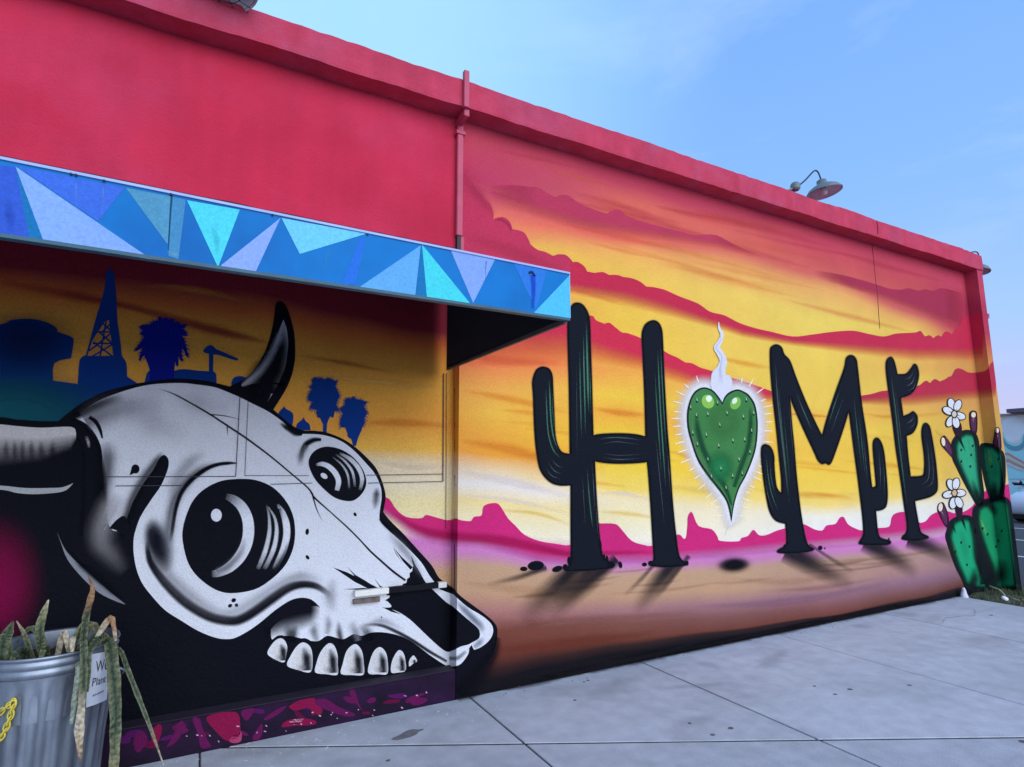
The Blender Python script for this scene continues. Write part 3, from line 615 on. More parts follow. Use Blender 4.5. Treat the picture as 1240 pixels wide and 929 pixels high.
P.poly(Z(240, 340, 5, (200, 620, 1), (212, 592), (235, 580), (270, 580), (295, 600), (290, 650, 1), (205, 650, 1)), NV)
P.poly(Z(240, 340, 5, (480, 830, 1), (490, 795), (512, 772), (520, 758, 1), (530, 774), (565, 795), (577, 820), (570, 880, 1), (520, 890, 1)), NV)
P.poly(Z(240, 340, 5, (590, 905, 1), (600, 865), (625, 845), (640, 825, 1), (650, 848), (675, 872), (680, 905, 1)), NV)
P.build('painted_skyline', shop, 'dark blue painted skyline with a dome and a lattice tower')
def palm(pts, c, label):
    P = Paint(.0034); P.poly(pts, c, smooth=False); cx = sum(p[0] for p in pts)/len(pts); yt = min(p[1] for p in pts); hh = max(p[1] for p in pts)-yt
    for i in range(len(pts)):
        p, q = pts[i], pts[(i+1) % len(pts)]
        for f in (.2, .7):
            x, y = p[0]+(q[0]-p[0])*f, p[1]+(q[1]-p[1])*f
            if y > yt+hh*.62: continue
            d = Vector((x-cx, (y-(yt+hh*.3))*.8+2.0)).normalized(); ln = random.uniform(2, 4.4); P.stroke([(x-d.x, y-d.y, 1.7), (x+d.x*ln*.6, y+d.y*ln*.6, 1.1), (x+d.x*ln, y+d.y*ln+1.2, .3)], c, soft=.2, smooth=False)
    P.build('painted_palm', shop, label)
palm(Z(0, 300, 5, (960, 440), (968, 425), (985, 436), (1005, 428), (1018, 440), (1045, 432), (1050, 452), (1078, 452), (1095, 468), (1125, 470), (1105, 492), (1128, 512), (1132, 535), (1098, 525), (1118, 560), (1128, 600), (1142, 655), (1128, 660), (1105, 600), (1100, 640), (1106, 690), (1090, 680), (1082, 640), (1080, 720), (1066, 715), (1062, 690), (1055, 745), (1055, 830), (905, 830), (905, 735), (893, 700), (872, 650), (860, 660), (852, 692), (843, 680), (850, 640), (868, 600), (830, 622), (820, 615), (848, 578), (872, 545), (880, 530), (848, 524), (868, 500), (848, 482), (865, 470), (905, 468), (925, 448)), NV2, 'round dark blue palm painted above the skull, left of the horn')
palm(Z(240, 340, 5, (690, 600), (705, 590), (722, 596), (742, 590), (762, 600), (790, 588), (812, 600), (842, 610), (832, 640), (846, 668), (858, 700), (846, 722), (836, 752), (848, 785), (828, 790), (818, 832), (800, 822), (788, 845), (780, 870), (778, 925), (755, 925), (756, 870), (738, 832), (720, 828), (716, 782), (688, 775), (682, 762), (692, 735), (668, 722), (664, 702), (676, 676), (692, 655), (678, 645), (692, 625)), NV, 'taller dark blue palm painted right of the upright horn')
palm(Z(240, 340, 5, (888, 722), (905, 712), (925, 718), (940, 706), (952, 716), (990, 722), (1022, 735), (1002, 758), (1012, 780), (1026, 800), (1008, 830), (1008, 860), (996, 885), (990, 905), (978, 930), (966, 960), (956, 1000), (938, 1000), (928, 962), (905, 945), (902, 920), (890, 890), (868, 888), (858, 870), (862, 838), (876, 805), (860, 782), (872, 768), (888, 752)), NV, 'smaller dark blue palm painted nearest the right eye socket')
# --- horned skull
BK = C(9, 11, 24); SW = C(208, 216, 244); GY = C(120, 122, 142); LG = C(176, 178, 198)
P = Paint(.0050)
P.poly([(-70, 500, 1), (0, 505), (20, 508), (50, 510), (71, 510, 1), (80, 502), (96, 490), (112, 481), (128, 474), (160, 466), (200, 459.4), (224, 459), (248, 461), (262, 464), (278, 468, 1), (294, 460), (306, 450), (318, 432), (324, 418), (329, 400), (332, 384), (333.6, 370), (337, 365), (342, 366), (347, 372), (352, 386), (356, 402), (357.4, 420), (357, 436), (354, 452), (348, 468), (340, 482), (331, 496, 1), (352, 514), (366, 521), (380, 521.6), (396, 524), (416, 532), (432, 543), (446, 556), (456, 568), (463, 584), (467, 600), (465.6, 612), (464, 620, 1), (472, 630), (488, 646), (508, 668), (523, 685), (532, 700), (548, 712), (558, 722), (574, 734), (590, 746), (600, 756), (602.4, 766), (600, 784), (592, 800), (578, 818), (562, 838), (550, 860, 1), (545, 960, 1), (-70, 1010, 1)], BK)
P.stroke([(603, 772, 10, .5), (598, 792, 22, .8), (580, 818, 34, .8), (556, 842, 34, .6)], BK, soft=1)
P.ell(-6, 706, 66, 92, C(118, 12, 70), soft=1, n=24)
P.ell(-16, 712, 50, 66, C(136, 14, 80), soft=1, n=24, a=.6)
# white bone
W = [(88, 505, 1), (104, 495), (120, 485), (140, 477), (166, 469), (190, 465), (220, 464), (240, 466), (260, 469), (276, 475), (290, 481), (306, 489), (324, 498), (340, 509), (352, 520), (358, 525), (366, 525.6), (384, 526), (400, 529), (416, 536), (430, 547), (444, 562), (454, 574), (461, 590), (462, 604), (460, 618), (460, 630), (468, 640), (490, 660), (510, 681), (520, 697), (533, 714, 1), (549, 720, 1), (566, 735), (584, 746), (595, 756), (597, 766), (592, 776), (582, 784), (574, 787, 1), (571, 781, 1), (568, 785, 1), (567, 792), (558, 804), (548, 807), (540, 806), (520, 793), (500, 778), (484, 770), (466, 766), (450, 766), (438, 770), (428, 768), (416, 774), (406, 772), (396, 770), (386, 776), (376, 776), (360, 772), (345, 770), (330, 775), (328, 762, 1), (338, 752), (360, 738), (380, 734), (388, 736, 1), (381, 729), (374, 725), (364, 724), (352, 727), (336, 737), (320, 750), (304, 762), (286, 772), (274, 774), (260, 772), (240, 764), (220, 752), (200, 739), (184, 722), (172, 706), (165, 688), (161.6, 666), (163, 646), (170, 626), (184, 604), (196, 586), (203, 568), (204, 556, 1), (190, 566), (172, 592), (158, 616), (148, 640), (134, 640), (126, 610), (124, 570), (122, 540), (108, 516)]
P.poly(W, SW)
# nasal opening, with its splinters
P.poly([(500, 686, 1), (504, 686), (509, 694), (516, 706), (525, 715), (540, 729), (549, 735), (564, 748), (578, 760), (581, 766), (580, 773), (572, 778), (566, 781), (558, 783), (548, 788), (540, 789), (528, 780), (512, 765), (496, 750), (480, 740), (464, 736, 1), (474, 735), (470, 729), (466, 727, 1), (472, 722), (460, 715, 1), (478, 715, 1), (480, 713, 1), (486, 711, 1), (488, 707, 1), (492, 706, 1), (493, 701, 1), (496, 699, 1), (496, 694, 1), (499, 692, 1)], BK, sub=3)
for q in ([(415, 713.6), (440, 712), (462, 714), (464, 718), (440, 714.5)], [(403, 687), (420, 693), (438, 702), (456, 711), (466, 718), (452, 716), (430, 705), (418, 697)], [(420, 686), (430, 696), (442, 703), (456, 712), (444, 709), (432, 701)], [(452, 699), (460, 709), (472, 716), (470, 722), (462, 714)],
          [(475, 661), (486, 674), (500, 687), (497, 690), (488, 680)], [(476, 664), (480, 672), (487, 681), (483, 675)], [(498, 673), (503, 684), (506, 690), (502, 690), (499, 681)], [(462, 735), (474, 738), (486, 744), (474, 741)]): P.poly(q, BK, smooth=False)
_st = Paint.stroke
def _wide(self, pts, col, soft=.5, **k): _st(self, [(p[0], p[1], p[2]*(1.9 if soft >= .8 else 1.35 if soft >= .55 else 1), *p[3:]) for p in pts], col, soft=soft, **k)
Paint.stroke = _wide
# shading on the dome
P.stroke([(86, 507, 5, 1), (100, 500, 7, 1), (114, 493, 8, .9), (130, 486, 8, .6), (150, 480, 8, 0)], BK, soft=.8)
P.stroke([(104, 512, 20, .75), (125, 500, 28, .55), (160, 492, 26, .3), (200, 488, 20, 0)], GY, soft=1)
P.stroke([(108, 505, 5, 1), (116, 511, 6, 1), (121, 520, 5, 1), (124, 531, 2, 1)], BK, soft=.4)
P.stroke([(88, 512, 12, 1), (100, 526, 18, 1), (110, 545, 24, 1), (114, 575, 30, 1), (114, 610, 34, 1), (110, 650, 30, 1)], BK, soft=.35)
P.stroke([(104, 528, 3, .0), (107, 536, 2.5, .8), (108, 543, 2, 0)], LG, soft=.8)
P.stroke([(126, 535, 14, .0), (130, 552, 20, .55), (128, 575, 18, .65), (124, 600, 16, .7), (122, 640, 14, .8)], BK, soft=1)
P.stroke([(210, 482, 16, 0), (240, 490, 26, .22), (280, 500, 20, 0)], GY, soft=1)
P.stroke([(150, 500, 20, 0), (185, 512, 34, .2), (230, 530, 20, 0)], GY, soft=1)
# crest
P.poly([(199, 551), (204, 557), (203, 569), (195, 588), (184, 604), (170, 626), (163, 646, 1), (147, 668, 1), (150, 646), (154, 628), (160, 610), (172, 588), (186, 568), (193, 555)], BK)
P.stroke([(196, 547, 4, 0), (190, 558, 9, .7), (176, 578, 12, .7), (162, 602, 12, .7), (152, 632, 12, .8), (146, 650, 10, .5)], BK, soft=1)
P.stroke([(146, 598, 22, 0), (134, 616, 24, .6), (124, 640, 24, .45), (124, 658, 24, .32), (136, 674, 20, .2), (152, 694, 14, 0)], LG, soft=1)
P.poly([(132, 640, 1), (142, 629), (152, 626), (158, 650), (140, 642)], BK)
P.poly([(69, 644, 1), (78, 664), (90, 678), (110, 696), (130, 714), (152, 732, 1), (140, 728), (120, 718), (100, 700), (82, 678), (74, 658)], C(128, 134, 156))
P.stroke([(80, 662, 3, 0), (98, 684, 6, .6), (120, 704, 5, .5), (140, 722, 3, 0)], BK, soft=1)
# lone holes and cracks
P.ell(164, 568, 5, 5.6, BK); P.poly([(160, 566), (162, 573), (157, 575.5, 1)], BK)
for x, y, rx, ry, ro in [(372, 644, 2.2, 4, .1), (372.4, 675, 2, 3, -.6), (430, 623, 1.8, 2.6, -.5), (283, 727, 3, 2.5, -.5), (278.6, 733.6, 2.8, 2.2, -.5), (286.4, 733, 2.3, 2.2, 0), (462, 747.5, .9, .9, 0)]: P.ell(x, y, rx, ry, BK, rot=ro, n=10)
P.stroke([(192, 471, 1.5, 0), (212, 478, 2.4, .7), (248, 498, 2.8, .8), (276, 516, 3, .9), (300, 532, 3.2, .85), (328, 553, 2.6, .9), (352, 573, 2.4, .9), (372, 590, 2.4, .9), (378, 598, 3, 1), (381, 603, 3, 1), (400, 620, 2, .8), (420, 638, 2.4, .9), (436, 654, 2.2, 1), (448, 667, 2.8, 1), (460, 678, 3, 1), (476, 692, 3.4, 1), (491, 703, 3, 1)], BK, soft=.5)
P.stroke([(379, 602, 2.4, 1), (384, 618, 1.6, .8), (391, 632, 1, 0)], BK, soft=.5)
P.stroke([(255, 502, 1.8, .9), (274, 504, 1.6, .7), (294, 509, 1, 0)], BK, soft=.5); P.stroke([(275, 517, 2, .9), (276.5, 530, 1, 0)], BK, soft=.5)
P.stroke([(338, 512, 2, 0), (346, 517, 6, .9), (358, 524, 8, 1), (366, 526, 3, 1)], BK, soft=.7)
# big eye
P.stroke([(287, 561, 1.5, .6), (276, 561, 4, 1), (262, 563, 4.5, 1), (248, 569, 5, 1), (232, 581, 5.5, 1), (220, 596, 5, 1), (213, 616, 4.5, .9), (209, 640, 4, .7), (207, 656, 4, 0)], BK, soft=.6)
P.stroke([(262, 561, 8, 0), (242, 570, 10, .55), (224, 586, 12, .6), (210, 610, 12, .6), (205, 640, 14, .5), (206, 660, 12, 0)], BK, soft=1)
E1 = [(290, 580), (310, 581.5), (330, 590), (345, 605), (354, 622), (357.4, 642), (355, 664), (345, 685), (328, 702), (308, 714), (280, 718.4), (260, 713.6), (240, 699), (228, 682), (222, 660), (221, 644), (225, 626), (234, 606), (248, 592), (268, 582.4)]
P.poly(E1, BK)
P.stroke([(273, 601, 7, 0), (283, 605, 11, .35), (293, 614, 13, .8), (299.5, 628, 14, 1), (301, 644, 14.5, 1), (298, 660, 14.5, 1), (290, 675, 14.5, 1), (278, 687, 13, .85), (264, 694, 10, .45), (256, 695, 8, 0)], SW, soft=.12)
P.stroke([(296, 650, 6, 0), (292, 668, 8, .45), (276, 686, 8, .7), (262, 692, 6, .4)], GY, soft=1)
P.stroke([(323, 611, 2, 0), (326, 628, 4, .55), (326, 646, 6, .75), (321, 668, 7, .85), (312, 690, 6, 0)], SW, soft=.5)
P.stroke([(325, 614, 2, .2), (333, 628, 4, .6), (335, 645, 6, .85), (331, 666, 7, .9), (320, 690, 6, 0)], SW, soft=.5)
P.stroke([(336, 611, 3, .1), (342, 620, 7, .7), (346.5, 634, 9.5, 1), (347, 650, 9.5, 1), (342, 669, 9, .9), (332, 690, 7, 0)], SW, soft=.25)
P.stroke([(338, 616, 4, .6), (343, 630, 3, 0)], BK, soft=1); P.stroke([(350, 655, 3, 0), (344, 672, 5, .6), (334, 690, 5, .8)], BK, soft=1)
P.ell(262, 624, 6.6, 7.8, SW)
# grey hollow and long cheek line
P.ell(193, 662, 22, 40, C(60, 64, 84), soft=1, rot=-.2); P.ell(186, 650, 14, 26, C(40, 44, 62), soft=1, rot=-.1); P.stroke([(181, 640, 6, 0), (188, 652, 12, .6), (194, 672, 14, .6), (206, 692, 14, 0)], BK, soft=1)
P.stroke([(178, 655, 3, 0), (179, 668, 6, .8), (184, 684, 8, 1), (200, 706, 10, 1), (220, 726, 11, 1), (240, 740, 11, 1), (260, 749, 11, 1), (282, 752, 11, 1), (296, 748, 11, 1), (312, 738, 11, 1), (330, 725, 11, 1), (348, 713, 10, 1), (364, 708, 9, 1), (380, 709, 8, .9), (392, 715, 7, .55), (400, 722, 6, 0)], BK, soft=.6)
P.stroke([(186, 672, 10, 0), (204, 698, 18, .4), (232, 724, 18, .4), (262, 742, 14, .3), (288, 740, 14, .3), (330, 714, 14, .35), (364, 698, 12, .4), (392, 706, 12, 0)], GY, soft=1)
# second eye
P.stroke([(389, 532.5, 3, 1), (380, 533, 6, 1), (371, 538, 7, 1), (366, 547, 6, .8), (364, 560, 5, 0)], BK, soft=.7)
P.stroke([(372, 540, 8, .4), (364, 552, 8, .5), (364, 566, 7, 0)], GY, soft=1)
P.poly([(373.6, 560), (380, 547), (394, 541), (412, 544), (428, 554), (439, 568), (443.6, 582), (441, 594), (432, 604), (422, 607), (406, 603), (392, 592), (380, 578)], BK)
P.stroke([(383, 563, 3, .2), (390, 562, 6, .9), (398, 565, 7, 1), (406, 573, 7.5, 1), (410, 583, 7, 1), (408, 594, 6, .6)], SW, soft=.2)
P.stroke([(402, 553, 1.5, 0), (414, 563, 3, .5), (421, 575, 3.4, .7), (423, 592, 3, 0)], SW, soft=.5)
P.stroke([(406, 550, 1.5, 0), (418, 559, 3.5, .65), (427, 572, 4, .8), (430, 590, 3.4, 0)], SW, soft=.5)
P.stroke([(411, 549, 3, .1), (424, 556, 6, .75), (434, 567, 6.5, .95), (438.5, 580, 6, .9), (436, 594, 4, 0)], SW, soft=.35)
P.ell(392.4, 576.4, 4.6, 3, SW, rot=.6)
P.stroke([(456, 590, 3, 0), (456, 598, 6, .7), (455, 608, 6, .5), (454, 618, 3, 0)], BK, soft=.9)
P.stroke([(460, 628, 3, .9), (468, 637, 5, .5), (478, 648, 4, 0)], BK, soft=1)
# snout bones
P.stroke([(440, 757, 3, 0), (460, 757, 4, .7), (480, 765, 4.5, .8), (500, 776, 4.5, .85), (520, 789, 4, .85), (541, 801, 3, .7)], BK, soft=.7)
P.stroke([(436, 762, 5, 0), (462, 752, 8, .4), (490, 764, 6, 0)], GY, soft=1)
P.stroke([(551, 727, 3, 0), (562, 738, 6, .6), (574, 750, 6, .7), (582, 758, 6, .5), (586, 766, 5, 0)], C(96, 106, 136), soft=.9)
P.stroke([(586, 772, 3, 0), (581, 778, 6, .5), (574, 784, 4, .4)], C(96, 106, 136), soft=.9)
P.stroke([(544, 797, 3, .7), (554, 797, 4, .6), (564, 789, 3, .3)], C(70, 78, 100), soft=.8)
# teeth in the upper jaw
P.strip([(320, 750), (336, 737), (352, 727), (364, 724), (374, 725), (381, 729), (388, 736.5)], [(320, 758), (340, 748), (364, 742), (388, 738)], [(320, 776), (340, 770), (366, 764), (388, 752)], BK, BK, f1=12)
P.stroke([(382, 752, 8, 0), (380, 764, 10, .5), (384, 776, 6, .3)], BK, soft=1); P.stroke([(410, 752, 4, 0), (411, 766, 7, .7), (414, 780, 5, .8)], BK, soft=1)
P.stroke([(358, 756, 6, .0), (356, 766, 10, .6), (354, 778, 6, .8)], BK, soft=1); P.stroke([(436, 756, 8, 0), (444, 766, 12, .6), (450, 776, 8, .6)], BK, soft=1)
TEETH = [[(324, 792), (328, 782), (336, 774), (343, 774), (347.6, 782), (347, 792), (344, 802), (334, 799)], [(347.6, 806), (352, 794), (360, 782), (368, 778), (376, 784), (378.6, 798), (376, 814), (360, 811)],
         [(382, 814.5), (383, 804), (388, 790), (397, 779.6), (404, 781), (408.6, 792), (409, 804), (408.6, 817), (396, 816.5)], [(413, 816), (415, 804), (420, 788), (430, 780), (438, 788), (440.6, 804), (440, 817), (427, 817.5)],
         [(446, 808), (452, 790), (460, 783.6), (467, 790), (469.6, 802), (469, 816), (458, 816.5), (447, 816)], [(473.6, 814), (475, 800), (482, 788), (488, 790), (491, 800), (491, 812), (482, 814.5)], [(495.6, 807), (495.6, 800), (500, 794), (503, 796), (505, 801), (500, 804)]]
for t in TEETH:
    cx = sum(p[0] for p in t)/len(t); y1 = max(p[1] for p in t)
    P.poly([(cx+(x-cx)*1.3, y1+(y-y1)*1.20+2) for x, y in t], BK)
for t in TEETH:
    cx = sum(p[0] for p in t)/len(t); y0 = min(p[1] for p in t); y1 = max(p[1] for p in t); w = max(p[0] for p in t)-min(p[0] for p in t)
    P.poly(t, C(204, 210, 234))
    P.stroke([(cx+w*.06, y0+5, w*.12, 0), (cx+w*.2, (y0+y1)/2, w*.36, .95), (cx+w*.24, y1-2, w*.36, .85)], BK, soft=1); P.stroke([(cx-w*.2, y1-9, w*.15, 0), (cx-w*.05, y1-6, w*.22, .5), (cx+w*.2, y1-6, w*.15, .4)], GY, soft=1)
    P.stroke([(cx-w*.12, y0+4, w*.12, 0), (cx-w*.14, (y0+y1)/2, w*.3, .7), (cx-w*.1, y1-3, w*.25, .3)], C(226, 228, 244), soft=1)
P.stroke([(344, 760, 8, 0), (350, 766, 12, .6), (350, 776, 8, .8)], BK, soft=1); P.stroke([(396, 744, 6, 0), (398, 756, 8, .5), (396, 768, 6, .3)], GY, soft=1); P.stroke([(424, 752, 8, 0), (430, 764, 10, .5), (434, 776, 6, .5)], GY, soft=1)
P.stroke([(470, 645, 8, 0), (486, 662, 10, .5), (500, 680, 8, .4), (512, 700, 6, 0)], GY, soft=1); P.stroke([(404, 700, 10, 0), (400, 722, 14, .45), (404, 742, 10, 0)], GY, soft=1); P.stroke([(250, 548, 8, 0), (230, 560, 14, .4), (212, 584, 14, .4), (206, 610, 10, 0)], GY, soft=1)
P.stroke([(90, 680, 4, 0), (112, 694, 10, .6), (136, 716, 8, .5), (150, 730, 4, 0)], BK, soft=1)
# horns
P.strip([(-70, 510), (0, 514), (20, 516), (50, 518), (86, 517), (92, 524)], [(-70, 524), (0, 528), (50, 530), (86, 526), (92, 527)], [(-70, 562), (0, 566), (50, 560), (86, 546), (92, 534)], C(196, 198, 214), C(70, 72, 92))
for x in (8, 17, 27, 38, 50, 64): P.stroke([(x, 532, 4, 0), (x+random.uniform(-1, 2), 545, 7, .5), (x+1, 560, 5, 0)], BK, soft=1)
P.poly([(-70, 584, 1), (0, 588), (30, 591), (60, 591), (76, 590), (89, 585, 1), (80, 593.6), (66, 597), (40, 598.5), (20, 597), (0, 593), (-70, 589, 1)], C(160, 168, 186))
P.poly(Z(240, 340, 5, (515, 235, 1), (535, 290), (545, 370), (540, 440), (528, 520), (500, 590), (470, 650), (420, 735, 1), (440, 680), (400, 620), (330, 625), (258, 640, 1), (330, 590), (400, 510), (450, 420), (480, 330)), C(168, 170, 194))
P.stroke(Z(240, 340, 5)+[(343, 396, 4, 0), (340, 420, 14, .85), (331, 446, 26, 1), (322, 462, 30, 1), (326, 478, 22, 1)], BK, soft=.8)
P.stroke([(344, 392, 3, .5), (338, 408, 7, .75), (328, 430, 8, .6), (314, 450, 8, .7), (300, 462, 6, .9), (293, 467, 3, .8)], C(170, 172, 196), soft=1)
P.build('painted_skull', shop, 'large black and white horned cattle skull painted under the awning')
Paint.stroke = _st
# magenta brush marks on the kerb
P = Paint(.0006)
MG = C(124, 18, 70); VM = C(92, 20, 82)
for pts, c in [([(90, 490), (112, 485), (108, 545), (70, 610), (10, 645), (40, 590)], VM), ([(170, 470), (215, 465), (235, 530), (270, 610), (285, 640), (225, 650), (205, 560)], VM), ([(260, 455), (440, 425), (470, 510), (460, 580), (390, 605), (330, 560)], MG),
               ([(620, 465), (680, 420), (760, 385), (720, 430), (640, 475)], VM), ([(780, 385), (850, 350), (935, 340), (920, 380), (830, 415), (785, 405)], MG), ([(945, 350), (1010, 345), (1080, 390), (1190, 440), (1120, 450), (960, 390)], VM),
               ([(730, 520), (760, 480), (860, 465), (940, 480), (930, 505), (820, 510)], MG), ([(780, 480), (865, 468), (830, 500), (800, 505)], C(200, 150, 190)), ([(545, 590), (600, 500), (610, 540), (590, 595)], VM), ([(475, 420), (560, 405), (510, 480)], VM),
               ([(1150, 300), (1185, 290), (1215, 380), (1239, 420), (1200, 380)], VM), ([(400, 600), (470, 545), (475, 605), (430, 620)], C(160, 60, 110)), ([(-90, 560), (-40, 500), (-20, 540), (-60, 640)], MG), ([(-200, 600), (-150, 540), (-110, 600), (-170, 680)], VM)]:
    P = Paint(.0009); P.poly(Z(200, 780, 5.167, *pts), c); P.build('brush_mark', kerb, None, plane=('Y', YK))
for i in range(26):
    x = random.uniform(150, 535); y0_, y1_ = 879-.172*(x-200), 908-.18*(x-200); yy = random.uniform(y0_, y1_); w = random.uniform(5, 14); h_ = random.uniform(3, 9); a_ = random.uniform(-1, 1); P = Paint(.0003+.00002*i); P.poly([(x+w*math.cos(t)*math.cos(a_)-h_*math.sin(t)*math.sin(a_)*random.uniform(.5, 1), max(y0_-2, min(y1_+1, yy+.6*(w*math.cos(t)*math.sin(a_)+h_*math.sin(t)*random.uniform(.5, 1))))) for t in [2*math.pi*k/7 for k in range(7)]], random.choice([MG, VM, VM, C(78, 20, 92), C(90, 14, 60)])); P.build('brush_mark', kerb, None, plane=('Y', YK))
P = Paint(.0012)
for i in range(26):
    x = random.uniform(170, 530); y = 873-.172*(x-200)+random.uniform(18, 38); P.ell(x, y, random.uniform(.5, 2.2), random.uniform(.4, 1), C(180, 160, 190), n=7, rot=random.random())
P.build('paint_spatter', kerb, None, plane=('Y', YK))['kind'] = 'stuff'
# --- shadows painted on the desert floor
P = Paint(.0046); SH = C(34, 30, 40)
for pts, a in [([(692, 692, 22, 1), (676, 708, 34, .75), (654, 730, 38, .4), (630, 752, 36, 0)], 1), ([(734, 688, 18, .9), (712, 706, 28, .7), (686, 728, 30, .4), (664, 748, 26, 0)], 1), ([(712, 692, 30, 1), (690, 712, 36, .7), (668, 730, 30, 0)], .8),
               ([(812, 687, 24, 1), (800, 702, 28, .75), (786, 720, 26, .4), (770, 742, 22, 0)], 1), ([(826, 684, 8, .8), (812, 702, 10, .6), (794, 724, 10, 0)], .8), ([(792, 684, 6, .7), (776, 702, 8, .5), (756, 722, 8, 0)], .8),
               ([(648, 692, 10, .9), (625, 700, 10, .6), (590, 708, 8, 0)], .8), ([(964, 672, 36, 1), (982, 682, 34, .8), (1004, 694, 28, .5), (1034, 708, 22, 0)], 1), ([(992, 667, 5, .7), (1012, 680, 8, .5), (1036, 694, 8, 0)], .8),
               ([(1058, 661, 30, 1), (1074, 670, 30, .75), (1092, 682, 26, .45), (1112, 696, 20, 0)], 1), ([(1110, 656, 26, 1), (1126, 662, 26, .7), (1142, 670, 24, .4), (1158, 680, 20, 0)], 1)]:
    d0 = (pts[0][0]-pts[1][0], pts[0][1]-pts[1][1]); pts = [(pts[0][0]+d0[0]*.6, pts[0][1]+d0[1]*.6, pts[0][2], pts[0][3])]+pts; P.stroke(pts, SH, soft=.85, a=a)
P.ell(889, 684, 26, 13, SH, soft=1, rot=-.06); P.ell(889, 684, 20, 8, BK, soft=.8, rot=-.06)
P.build('painted_shadows', wall, 'dark painted shadows at the feet of the cactus letters')
# --- cactus letters
LB = C(17, 22, 36); LB2 = C(8, 11, 22); GS = C(72, 124, 108); GS2 = C(96, 112, 128)
def letter(outline, streaks, extra, label):
    P = Paint(.0056); q = P.poly(outline, LB); P.ring(q, -3.2, LB2, .9, 0); P.ring(q, 1.6, C(60, 60, 66), .45, 0, steps=2)
    ys = [p[1] for p in q]; y0, y1 = min(ys), max(ys); P.stroke
    for e in extra: P.ell(*e[:4], LB2, rot=e[4] if len(e) > 4 else 0, n=12)
    for pts, c, w, a in streaks: P.stroke([(x, y, w*(.35 if i in (0, len(pts)-1) else 1), a*(0.1 if i in (0, len(pts)-1) else 1)) for i, (x, y) in enumerate(pts)], c, soft=.7)
    return P.build('painted_letter', wall, label)
def mid(a, b, k=3): return [(a[0]+(b[0]-a[0])*i/k, a[1]+(b[1]-a[1])*i/k) for i in range(k+1)]
letter([(658, 444), (665, 446.4), (669, 454), (670, 468), (671.4, 500), (673, 528), (677, 542), (682, 548), (690, 549.4, 1), (689, 472), (688, 436), (687, 400), (688, 380), (693, 369), (699, 366.4), (706, 369), (712, 378), (714.6, 390), (715.6, 420), (717, 460), (718, 500), (718.8, 527, 1), (728, 525.4), (748, 524.6), (768, 525.6), (781.6, 528.4, 1), (781, 500), (779.6, 460), (778, 430), (777, 410), (778, 400), (782, 392), (790, 387.8), (797, 390), (801.5, 398), (803, 412), (804, 440), (806, 480), (808.4, 520), (811, 550), (813.6, 590), (816, 620), (819, 648), (822, 670), (826, 678), (833, 682), (830, 685), (810, 687), (792, 686), (786, 684), (791, 678), (791, 668), (790, 650), (787.6, 610), (785, 574), (783.6, 559.6, 1), (770, 561), (748, 561.6), (732, 560.6), (720.6, 558.6, 1), (722, 590), (724, 620), (726, 646), (728, 660), (730, 672), (736, 679), (744, 683), (740, 688), (716, 691), (690, 692), (684, 690), (689, 684), (691, 670), (691, 630), (691, 588, 1), (678, 588), (668, 585), (659, 577), (653, 566), (650, 550), (648, 534), (646.6, 510), (645.6, 480), (644.6, 462), (648, 450), (652, 445.6)],
 [([(710, 392), (711, 430), (712, 470), (713, 500)], GS, 3, .95), ([(706.6, 406), (707, 440), (708, 480), (709, 525)], GS, 2.2, .9), ([(702, 424), (702.5, 460), (703.5, 500), (704, 530)], GS, 1.8, .7), ([(714, 440), (715, 470), (716, 505)], GS, 1.4, .7), ([(698, 440), (698.5, 490), (699, 560)], GS2, 1, .4),
  ([(665, 460), (666, 480), (667, 505), (670, 528), (676, 545)], GS, 2.2, .9), ([(661, 470), (662, 495), (664, 525), (670, 545), (678, 554)], GS, 1.8, .8), ([(668.5, 470), (669.5, 500), (672, 528)], GS, 1.2, .6), ([(664, 560), (671, 570), (680, 574)], GS2, 1.6, .6), ([(661, 566), (668, 576), (678, 580)], GS2, 1.4, .6), ([(668, 556), (674, 563), (682, 567)], GS2, 1.4, .6),
  ([(796.4, 424), (798, 460), (800, 500), (803, 545), (806, 590)], GS, 2, .85), ([(793, 450), (795, 485), (798, 530), (801, 575)], GS, 1.6, .7), ([(800, 420), (801.5, 455), (804, 500), (807, 545)], GS, 1.6, .75), ([(808, 540), (810, 570), (812, 600)], GS2, 1.2, .6), ([(794, 530), (797, 560), (801, 600), (805, 640)], GS2, 1, .5),
  ([(711, 568), (713, 595), (716, 625), (718, 640)], GS, 2, .6), ([(717, 562), (719, 590), (720, 620)], GS2, 1.4, .6), ([(705, 575), (707, 605), (709, 640)], GS2, 1, .5), ([(721, 600), (723, 630), (725, 655)], GS2, 1, .5),
  ([(726, 532), (740, 530), (758, 530.5), (776, 533)], GS2, 1.6, .6), ([(728, 538), (748, 535), (776, 539)], GS2, 1.4, .5), ([(730, 554), (750, 556.5), (776, 555)], GS2, 1.6, .6), ([(728, 549), (750, 551.5), (778, 550)], GS2, 1.2, .45)],
 [(649, 685, 10, 5.8, -.1), (634.4, 689, 4.5, 2.8), (675, 689, 6.5, 3.6, -.3), (684.5, 687, 3, 4), (689, 679, 2, 5), (727, 661, 1.6, 6), (731.5, 675, 1.6, 4), (735, 677, 1.6, 4.5), (740, 684, 5, 4), (751.4, 684, 2.2, 4.2, -.2), (780.6, 683.6, 3, 2.4), (788, 682, 3, 3), (832, 682, 2, 3)],
 'letter H painted as a dark saguaro cactus with a raised left arm')
